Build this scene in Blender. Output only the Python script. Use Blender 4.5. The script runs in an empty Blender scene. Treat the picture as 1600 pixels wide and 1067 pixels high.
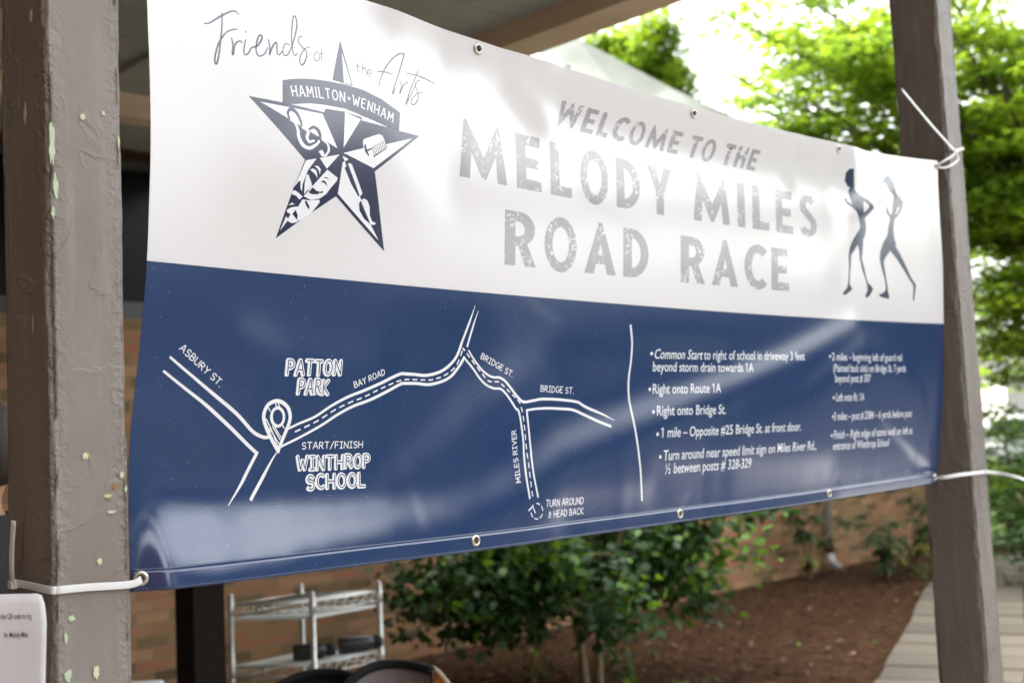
import bpy, bmesh, math, random
import numpy as np
from mathutils import Vector, Matrix, Euler
from math import radians as RAD, sin, cos, pi
SC = bpy.context.scene
COL = SC.collection
# World axes: X runs along the banner, Y goes away behind it, Z is up; origin under the left post's front corner.
# ------------------------------------------------------------------ camera, sky, sun, exposure
cd = bpy.data.cameras.new("Camera"); cam = bpy.data.objects.new("Camera", cd); COL.objects.link(cam)
R_, U_, F_ = Vector((.70990293,-.70276891,-.04640791)), Vector((-.0234236,-.08941448,.99571903)), Vector((.70390992,.70577681,.07993698))
m3 = Matrix((R_, U_, -F_)).transposed()
cam.matrix_world = Matrix.Translation((-.645,-1.479,1.5)) @ m3.to_4x4()
cd.sensor_width = 36; cd.lens = 41.69; cd.clip_start = .05; cd.clip_end = 2000
cd.dof.use_dof = True; cd.dof.focus_distance = 1.85; cd.dof.aperture_fstop = 4.3
SC.camera = cam
SUN_DIR = Vector((-.4,.75,.72)).normalized()
w = bpy.data.worlds.new("World"); SC.world = w; w.use_nodes = True
nt = w.node_tree; bg = nt.nodes["Background"]
sky = nt.nodes.new("ShaderNodeTexSky"); sky.sky_type = 'NISHITA'; sky.sun_disc = False
sky.sun_elevation = math.asin(SUN_DIR.z); sky.sun_rotation = math.atan2(SUN_DIR.x, SUN_DIR.y)
sky.air_density = 1.6; sky.dust_density = 6; sky.ozone_density = 1
hs = nt.nodes.new("ShaderNodeHueSaturation"); hs.inputs["Saturation"].default_value = .2
nt.links.new(sky.outputs[0], hs.inputs["Color"]); nt.links.new(hs.outputs[0], bg.inputs["Color"])
bg.inputs["Strength"].default_value = .15
sd = bpy.data.lights.new("Sun", 'SUN'); sd.energy = 1.1; sd.angle = RAD(14); sd.color = (1,.95,.87)
so = bpy.data.objects.new("Sun", sd); COL.objects.link(so); so.rotation_euler = (-SUN_DIR).to_track_quat('-Z','Y').to_euler()
SC.view_settings.view_transform = 'Standard'; SC.view_settings.look = 'None'
SC.view_settings.exposure = 2.88; SC.view_settings.gamma = 1

# ------------------------------------------------------------------ materials
def mat(name, col, rough=.6, spec=.5, metal=0, ior=1.5):
    m = bpy.data.materials.new(name); m.use_nodes = True; b = m.node_tree.nodes["Principled BSDF"]
    b.inputs["Base Color"].default_value = (*col,1); b.inputs["Roughness"].default_value = rough
    b.inputs["Metallic"].default_value = metal; b.inputs["IOR"].default_value = ior
    b.inputs["Specular IOR Level"].default_value = spec
    return m
class NB:
    """small node-building helper"""
    def __init__(s, m): s.m=m; s.t=m.node_tree; s.b=s.t.nodes["Principled BSDF"]; s.co=s.t.nodes.new("ShaderNodeTexCoord").outputs["Object"]
    def n(s, kind, **kw):
        o=s.t.nodes.new(kind)
        for k,v in kw.items():
            if k in o.inputs: 
                if hasattr(v,'node'): s.t.links.new(v,o.inputs[k])
                else: o.inputs[k].default_value=v
            else: setattr(o,k,v)
        return o
    def link(s,a,b): s.t.links.new(a,b)
    def noise(s, scale, detail=4, rough=.55, vec=None, dist=0):
        o=s.n("ShaderNodeTexNoise", Scale=scale, Detail=detail, Roughness=rough, Distortion=dist); s.link(vec or s.co,o.inputs["Vector"]); return o.outputs["Fac"]
    def map(s, sc=(1,1,1), loc=(0,0,0), rot=(0,0,0), vec=None):
        o=s.n("ShaderNodeMapping"); o.inputs["Scale"].default_value=sc; o.inputs["Location"].default_value=loc; o.inputs["Rotation"].default_value=rot
        s.link(vec or s.co,o.inputs["Vector"]); return o.outputs[0]
    def ramp(s, fac, stops):
        o=s.n("ShaderNodeValToRGB"); s.link(fac,o.inputs[0]); e=o.color_ramp.elements
        while len(e)<len(stops): e.new(.5)
        for i,(p,c) in enumerate(stops): e[i].position=p; e[i].color=(*c,1) if len(c)==3 else c
        return o.outputs[0]
    def math(s, op, a, b=0):
        o=s.n("ShaderNodeMath"); o.operation=op
        for i,x in enumerate((a,b)):
            if hasattr(x,'node'): s.link(x,o.inputs[i])
            else: o.inputs[i].default_value=x
        return o.outputs[0]
    def mix(s, fac, a, b, mode='MIX'):
        o=s.n("ShaderNodeMix"); o.data_type='RGBA'; o.blend_type=mode
        for i,x in ((0,fac),(6,a),(7,b)):
            if hasattr(x,'node'): s.link(x,o.inputs[i])
            else: o.inputs[i].default_value = x if i==0 else (*x,1)
        return o.outputs[2]
    def color(s,c): s.link(c,s.b.inputs["Base Color"])
    def rough(s,c): s.link(c,s.b.inputs["Roughness"])
    def bump(s,h,strength=.4,dist=.01,prev=None):
        o=s.n("ShaderNodeBump", Strength=strength, Distance=dist); s.link(h,o.inputs["Height"])
        if prev: s.link(prev,o.inputs["Normal"])
        s.link(o.outputs[0],s.b.inputs["Normal"]); return o.outputs[0]

def vinyl(name, col, flecks=None):
    m=mat(name,col,.15,.5,0,1.5); n=NB(m)
    m.node_tree.nodes["Principled BSDF"].inputs["Coat Weight"].default_value=1; m.node_tree.nodes["Principled BSDF"].inputs["Coat IOR"].default_value=1.62; m.node_tree.nodes["Principled BSDF"].inputs["Coat Roughness"].default_value=.18
    sm=n.noise(60,3); wv=n.n("ShaderNodeTexWave", Scale=68., Distortion=.8); wv.bands_direction='Z'; n.link(n.co,wv.inputs["Vector"])
    n.bump(n.math('ADD',sm,n.math('MULTIPLY',wv.outputs["Fac"],.30)),.05,.0012)
    if name=='vinyl_blue':
        sp=n.ramp(n.noise(330,1,.3),[(.775,(0,0,0)),(.80,(1,1,1))]); n.color(n.mix(n.math('MULTIPLY',sp,.45),col,(.35,.37,.42)))
    m.node_tree.nodes['Principled BSDF'].inputs['Roughness'].default_value=.16
    if flecks:
        a=n.ramp(n.noise(150,3,.6),[(.55,(0,0,0)),(.60,(1,1,1))]); b=n.ramp(n.noise(22,2),[(.46,(0,0,0)),(.58,(1,1,1))])
        c=n.ramp(n.noise(420,2),[(.66,(0,0,0)),(.70,(1,1,1))])
        f=n.math('MAXIMUM',n.math('MULTIPLY',a,b),n.math('MULTIPLY',c,.45))
        n.color(n.mix(f,col,flecks))
    return m
WHITE=(.71,.688,.68); NAVY=(.0016,.0255,.106)
M={}
M['white']=vinyl('vinyl_white',WHITE); M['blue']=vinyl('vinyl_blue',NAVY); M['ink']=vinyl('ink_navy',(.010,.013,.055)); M['inkpen']=vinyl('ink_pen',(.014,.011,.06))
M['grey']=vinyl('ink_grey',(.34,.32,.33),(.72,.70,.70)); M['print']=vinyl('print_white',(.80,.80,.81))
M['runner']=vinyl('ink_runner',(.012,.03,.07))
M['nickel']=mat('nickel',(.62,.58,.50),.3,.5,.9); M['hole']=mat('hole_dark',(.05,.03,.022),.8)
def post_mat(name, seed, k=1.):
    m=mat(name,(.13,.11,.1),.48,.45); n=NB(m); v=n.map(loc=(seed,seed*1.7,seed*.3))
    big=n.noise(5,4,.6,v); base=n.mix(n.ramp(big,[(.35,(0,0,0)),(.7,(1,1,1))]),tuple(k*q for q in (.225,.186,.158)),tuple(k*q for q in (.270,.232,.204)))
    streak=n.noise(1,4,.6,n.map((60,60,5),(seed,0,0))); base=n.mix(n.math('MULTIPLY',n.ramp(streak,[(.52,(0,0,0)),(.75,(1,1,1))]),.45),base,(.29,.265,.25))
    # lifted edges of old paint layers: contour lines of a warped noise
    cn=n.noise(8.5,3.5,.52,v,.45); lift=n.math('SUBTRACT',1,n.math('MULTIPLY',n.math('ABSOLUTE',n.math('SUBTRACT',cn,.54)),42)); lift=n.math('MAXIMUM',lift,0)
    brk=n.ramp(n.noise(4.5,2,.5,n.map(loc=(seed*3,2,5))),[(.45,(0,0,0)),(.58,(1,1,1))]); lift=n.math('MULTIPLY',lift,brk)
    step=n.math('MULTIPLY',n.ramp(cn,[(.52,(0,0,0)),(.56,(1,1,1))]),brk)
    at=n.n("ShaderNodeAttribute", attribute_name="edge"); edge=at.outputs["Fac"]
    fl=n.noise(55,4,.65,v); gate=n.noise(6,2,.5,n.map(loc=(seed,9,1)))
    thr=n.math('SUBTRACT',n.math('SUBTRACT',.90,n.math('MULTIPLY',edge,.17)),n.math('MULTIPLY',gate,.15))
    thr=n.math('SUBTRACT',thr,n.math('MULTIPLY',lift,.07))
    flake=n.math('MINIMUM',n.math('MAXIMUM',n.math('MULTIPLY',n.math('SUBTRACT',fl,thr),30),0),1)
    fc=n.mix(n.ramp(n.noise(21,2,.5,v),[(.42,(0,0,0)),(.6,(1,1,1))]),(.40,.48,.30),(.60,.52,.31))
    n.color(n.mix(flake,base,fc))
    h=n.math('ADD',n.math('MULTIPLY',lift,.55),n.math('MULTIPLY',step,.5)); h=n.math('ADD',h,n.math('MULTIPLY',n.math('MULTIPLY',edge,n.ramp(n.noise(75,3,.6,v),[(.46,(0,0,0)),(.6,(1,1,1))])),.9)); h=n.math('ADD',h,n.math('MULTIPLY',n.noise(70,4,.6,v),.25)); h=n.math('SUBTRACT',h,n.math('MULTIPLY',flake,.6))
    h=n.math('ADD',h,n.math('MULTIPLY',n.noise(16,3,.5,v),.5))
    n.bump(h,.62,.0035); n.rough(n.math('ADD',n.math('MULTIPLY',fl,.3),.32))
    return m
def simple(name,c1,c2,scale,rough=.7,spec=.4,bump=.3,bd=.004,metal=0,sc=(1,1,1)):
    m=mat(name,c1,rough,spec,metal); n=NB(m); v=n.map(sc); f=n.noise(scale,5,.6,v)
    n.color(n.ramp(f,[(.35,c1),(.68,c2)])); 
    if bump: n.bump(n.noise(scale*3,4,.6,v),bump,bd)
    return m
M['tie']=simple('nylon_white',(.72,.71,.69),(.80,.79,.78),14,.38,.5,.1,.001)
M['paper']=simple('paper',(.84,.83,.85),(.87,.86,.88),6,.6,.3,.1,.001); M['papertext']=mat('toner',(.07,.07,.08),.6)
M['ceil']=simple('ceiling_boards',(.36,.36,.31),(.44,.44,.38),3,.7,.3,.15)
M['beam']=simple('beam_paint',(.66,.50,.34),(.76,.60,.43),3,.6,.3,.2,.004,0,(1,1,4))
M['white_paint']=simple('white_paint',(.74,.75,.73),(.82,.82,.80),3,.5,.4,.1)
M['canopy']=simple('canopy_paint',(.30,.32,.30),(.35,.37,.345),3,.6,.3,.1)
M['darksteel']=simple('dark_steel',(.010,.007,.006),(.016,.012,.010),8,.8,.12,.1)
M['frame']=simple('bronze_frame',(.03,.028,.026),(.05,.045,.04),8,.4,.5,.05)
M['glass']=mat('dark_glass',(.006,.007,.006),.25,.15)
M['mulch']=simple('mulch',(.028,.0122,.0050),(.078,.036,.0145),9,.95,.15,1,.03)
n=NB(M['mulch']); 
M['stone']=simple('paver',(.105,.090,.070),(.145,.125,.098),7,.85,.3,.3)
M['concrete']=simple('concrete',(.26,.25,.235),(.36,.345,.32),5,.9,.3,.3)
M['asphalt']=simple('asphalt',(.045,.045,.047),(.065,.065,.066),20,.9,.3,.4)
M['forecourt']=simple('darkened_asphalt',(.022,.022,.023),(.034,.034,.034),20,.95,.08,.4)  # asphalt tone lowered to darken the reflections in the vinyl
M['lawn']=simple('lawn',(.05,.09,.02),(.09,.14,.035),6,.9,.2,.6,.02)
M['chrome']=simple('chrome_wire',(.50,.49,.45),(.66,.65,.60),20,.38,.5,.05,.001,.6)
M['liner']=simple('shelf_liner',(.55,.57,.54),(.64,.66,.62),5,.5,.4,.05)
M['black']=simple('black_fabric',(.009,.009,.010),(.016,.016,.018),60,.75,.4,.3,.002)
M['blackplastic']=mat('black_plastic',(.012,.012,.014),.35)
M['mesh']=simple('grey_mesh',(.30,.25,.25),(.36,.30,.30),9,.8,.3,.5,.002,0,(8,8,1))
M['orange']=simple('orange_fabric',(.75,.20,.01),(.85,.28,.02),12,.7,.3,.2,.002)
M['cream']=simple('cream_piping',(.62,.50,.36),(.72,.6,.45),40,.8,.3,.4,.002)
M['pipe']=simple('galvanised_pipe',(.36,.34,.31),(.48,.46,.43),8,.5,.5,.1,.002,.2)
M['rust']=simple('rust',(.07,.03,.015),(.14,.06,.03),20,.8,.3,.4)
M['bark']=simple('bark',(.06,.042,.03),(.13,.10,.075),9,.9,.2,1,.02,0,(3,3,.6))
M['twig']=simple('twig',(.16,.12,.06),(.24,.19,.10),20,.8,.2,.5,.004,0,(3,3,.6))
M['skin']=simple('skin',(.60,.33,.21),(.66,.38,.25),20,.5,.4,.1,.001)
M['hair']=simple('hair',(.03,.016,.010),(.06,.033,.018),90,.5,.5,.8,.003,0,(1,1,.12))
M['shirt']=simple('shirt',(.040,.043,.047),(.065,.068,.073),160,.9,.2,.6,.002)
M['trousers']=simple('trousers',(.02,.025,.045),(.035,.04,.06),80,.9,.2,.3,.002)
M['shoe']=mat('shoe',(.03,.03,.03),.6)
M['car']=mat('car_white',(.72,.72,.72),.15,.6); M['tyre']=mat('tyre',(.02,.02,.02),.8); M['rim']=mat('rim',(.5,.5,.5),.3,.5,.8); M['lamp']=mat('lamp_red',(.45,.02,.01),.2)
def brick_mat():
    m=mat('brick',(.2,.13,.08),.9,.25); n=NB(m)
    sep=n.n("ShaderNodeSeparateXYZ"); n.link(n.co,sep.inputs[0]); cmb=n.n("ShaderNodeCombineXYZ")
    n.link(n.math('ADD',sep.outputs[0],sep.outputs[1]),cmb.inputs[0]); n.link(sep.outputs[2],cmb.inputs[1])
    b=n.n("ShaderNodeTexBrick", Scale=1.); n.link(cmb.outputs[0],b.inputs["Vector"])
    b.inputs["Brick Width"].default_value=.21; b.inputs["Row Height"].default_value=.067; b.inputs["Mortar Size"].default_value=.006; b.inputs["Mortar Smooth"].default_value=.2
    b.inputs["Color1"].default_value=(0,0,0,1); b.inputs["Color2"].default_value=(1,1,1,1); b.inputs["Mortar"].default_value=(.5,.5,.5,1); b.inputs["Bias"].default_value=0
    # per-brick hue from the brick's own random grey
    cr=n.ramp(b.outputs["Color"],[(.0,(.075,.05,.025)),(.2,(.18,.115,.05)),(.38,(.29,.175,.085)),(.55,(.32,.168,.08)),(.74,(.36,.145,.08)),(.92,(.42,.24,.125))])
    cr=n.mix(n.math('MULTIPLY',n.noise(30,4),.5),cr,(.14,.088,.044))
    n.color(n.mix(b.outputs["Fac"],cr,(.23,.165,.10)))
    n.bump(n.math('SUBTRACT',n.math('MULTIPLY',n.noise(60,4),.3),b.outputs["Fac"]),.6,.006)
    return m
M['brick']=brick_mat()
def leaf_mat(name,c,trans,rough=.45,spec=.4,tmix=.5):
    m=bpy.data.materials.new(name); m.use_nodes=True; t=m.node_tree; b=t.nodes["Principled BSDF"]; n=NB(m)
    b.inputs["Roughness"].default_value=rough; b.inputs["Specular IOR Level"].default_value=spec
    g=n.n("ShaderNodeNewGeometry"); f=g.outputs["Random Per Island"]
    c2=tuple(x*1.5 for x in c); c1=tuple(x*.65 for x in c)
    n.color(n.ramp(f,[(0,c1),(1,c2)]))
    tr=n.n("ShaderNodeBsdfTranslucent"); n.link(n.ramp(f,[(0,tuple(x*.7 for x in trans)),(1,tuple(min(x*1.25,.9) for x in trans))]),tr.inputs["Color"])
    mx=n.n("ShaderNodeMixShader"); mx.inputs[0].default_value=tmix; n.link(b.outputs[0],mx.inputs[1]); n.link(tr.outputs[0],mx.inputs[2])
    n.link(mx.outputs[0],t.nodes["Material Output"].inputs["Surface"]); return m
M['maple']=leaf_mat('leaf_maple',(.09,.145,.010),(.25,.37,.022),.45,.3,.55)
M['maple2']=leaf_mat('leaf_maple_deep',(.055,.105,.010),(.16,.27,.02),.45,.3,.55)
M['holly']=leaf_mat('leaf_holly',(.030,.070,.018),(.06,.13,.018),.42,.3,.25)
M['holly_new']=leaf_mat('leaf_holly_new',(.085,.185,.016),(.19,.34,.02),.4,.4,.35)
M['spruce']=leaf_mat('leaf_reflection_spruce',(.012,.021,.012),(.012,.02,.01),.7,.2,.2); M['rhodo']=leaf_mat('leaf_rhodo',(.05,.08,.03),(.08,.13,.03),.35,.5,.25); M['rhodo_old']=leaf_mat('leaf_old',(.20,.19,.05),(.25,.22,.05),.5,.3,.3)  # spruce leaves kept near black to deepen the banner's reflections

# ------------------------------------------------------------------ object helpers
def vp(px,py,d):
    """point at distance d (metres in front of the camera) seen at photo pixel px,py - used only to read positions off the photograph"""
    q=F_+R_*((px-800)/1853)-U_*((py-533.5)/1853); return np.array(Vector((-.645,-1.479,1.5))+q*d)
def link(o,parent=None):
    COL.objects.link(o)
    if parent: o.parent=parent
    return o
def meshobj(name, verts, faces, m, parent=None, smooth=False, mi=None):
    me=bpy.data.meshes.new(name); me.from_pydata([tuple(v) for v in verts],[],[tuple(f) for f in faces])
    for x in (m if isinstance(m,(list,tuple)) else [m]): me.materials.append(x)
    if mi is not None: me.polygons.foreach_set('material_index',mi)
    if smooth: me.polygons.foreach_set('use_smooth',[True]*len(me.polygons))
    me.update(); return link(bpy.data.objects.new(name,me),parent)
def fin(name,bm,m,parent=None,smooth=False):
    me=bpy.data.meshes.new(name); bm.normal_update(); bm.to_mesh(me); bm.free()
    for x in (m if isinstance(m,(list,tuple)) else [m]): me.materials.append(x)
    if smooth: me.polygons.foreach_set('use_smooth',[True]*len(me.polygons))
    return link(bpy.data.objects.new(name,me),parent)
def empty(name,loc=(0,0,0),rz=0):
    o=bpy.data.objects.new(name,None); COL.objects.link(o); o.location=loc; o.rotation_euler=(0,0,rz); o.empty_display_size=.1; return o
def tag(o,label,cat,group=None):
    o['label']=label; o['category']=cat
    if group: o['group']=group
    return o
def struct(o): o['kind']='structure'; return o
def bx(bm,x0,x1,y0,y1,z0,z1,bev=0,seg=2):
    r=bmesh.ops.create_cube(bm,size=1); vs=r['verts']
    for v in vs: v.co=Vector(((x0+x1)/2+v.co.x*(x1-x0),(y0+y1)/2+v.co.y*(y1-y0),(z0+z1)/2+v.co.z*(z1-z0)))
    if bev:
        es=list({e for v in vs for e in v.link_edges}); bmesh.ops.bevel(bm,geom=es,offset=bev,segments=seg,affect='EDGES',profile=.6)
def tube(bm,pts,rad,seg=8,cap=True):
    pts=[Vector(p) for p in pts]; rs=rad if isinstance(rad,(list,tuple)) else [rad]*len(pts); rings=[]; up=None
    for i,p in enumerate(pts):
        d=(pts[min(i+1,len(pts)-1)]-pts[max(i-1,0)]).normalized()
        if up is None: up=d.orthogonal().normalized()
        a=(up-d*up.dot(d)); a=a.normalized() if a.length>1e-6 else d.orthogonal().normalized(); up=a; b=d.cross(a)
        rings.append([bm.verts.new(p+(a*cos(2*pi*k/seg)+b*sin(2*pi*k/seg))*rs[i]) for k in range(seg)])
    for r0,r1 in zip(rings,rings[1:]):
        for k in range(seg): bm.faces.new((r0[k],r0[(k+1)%seg],r1[(k+1)%seg],r1[k]))
    if cap: bm.faces.new(rings[0][::-1]); bm.faces.new(rings[-1])
def strap(bm,pts,nrm,wd,th):
    """flat nylon strap along pts; nrm = face normal at every point"""
    pts=[Vector(p) for p in pts]; rings=[]
    for i,p in enumerate(pts):
        d=(pts[min(i+1,len(pts)-1)]-pts[max(i-1,0)]).normalized(); n_=Vector(nrm[i]); n_=(n_-d*n_.dot(d)).normalized(); s=d.cross(n_)
        rings.append([bm.verts.new(p+s*a*wd/2+n_*b*th/2) for a,b in ((-1,-.6),(-.8,-1),(.8,-1),(1,-.6),(1,.6),(.8,1),(-.8,1),(-1,.6))])
    for r0,r1 in zip(rings,rings[1:]):
        for k in range(8): bm.faces.new((r0[k],r0[(k+1)%8],r1[(k+1)%8],r1[k]))
    bm.faces.new(rings[0][::-1]); bm.faces.new(rings[-1])
def spline(p,n=6):
    p=[np.array(q,float) for q in p]
    if len(p)<3: return [tuple(p[0]+(p[1]-p[0])*t) for t in np.linspace(0,1,max(2,n))]
    o=[]; P=[2*p[0]-p[1]]+p+[2*p[-1]-p[-2]]
    for i in range(1,len(P)-2):
        for k in range(n):
            t=k/n; a,b,c,d=P[i-1],P[i],P[i+1],P[i+2]
            o.append(tuple(.5*(2*b+(c-a)*t+(2*a-5*b+4*c-d)*t*t+(3*b-a-3*c+d)*t**3)))
    o.append(tuple(p[-1])); return o
def lathe(bm,prof,seg=24,mtx=None):
    rings=[]
    for r,z in prof:
        rings.append([bm.verts.new((mtx or Matrix())@Vector((r*cos(2*pi*k/seg),r*sin(2*pi*k/seg),z))) for k in range(seg)])
    for a,b in zip(rings,rings[1:]):
        for k in range(seg): bm.faces.new((a[k],a[(k+1)%seg],b[(k+1)%seg],b[k]))
    return rings

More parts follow.
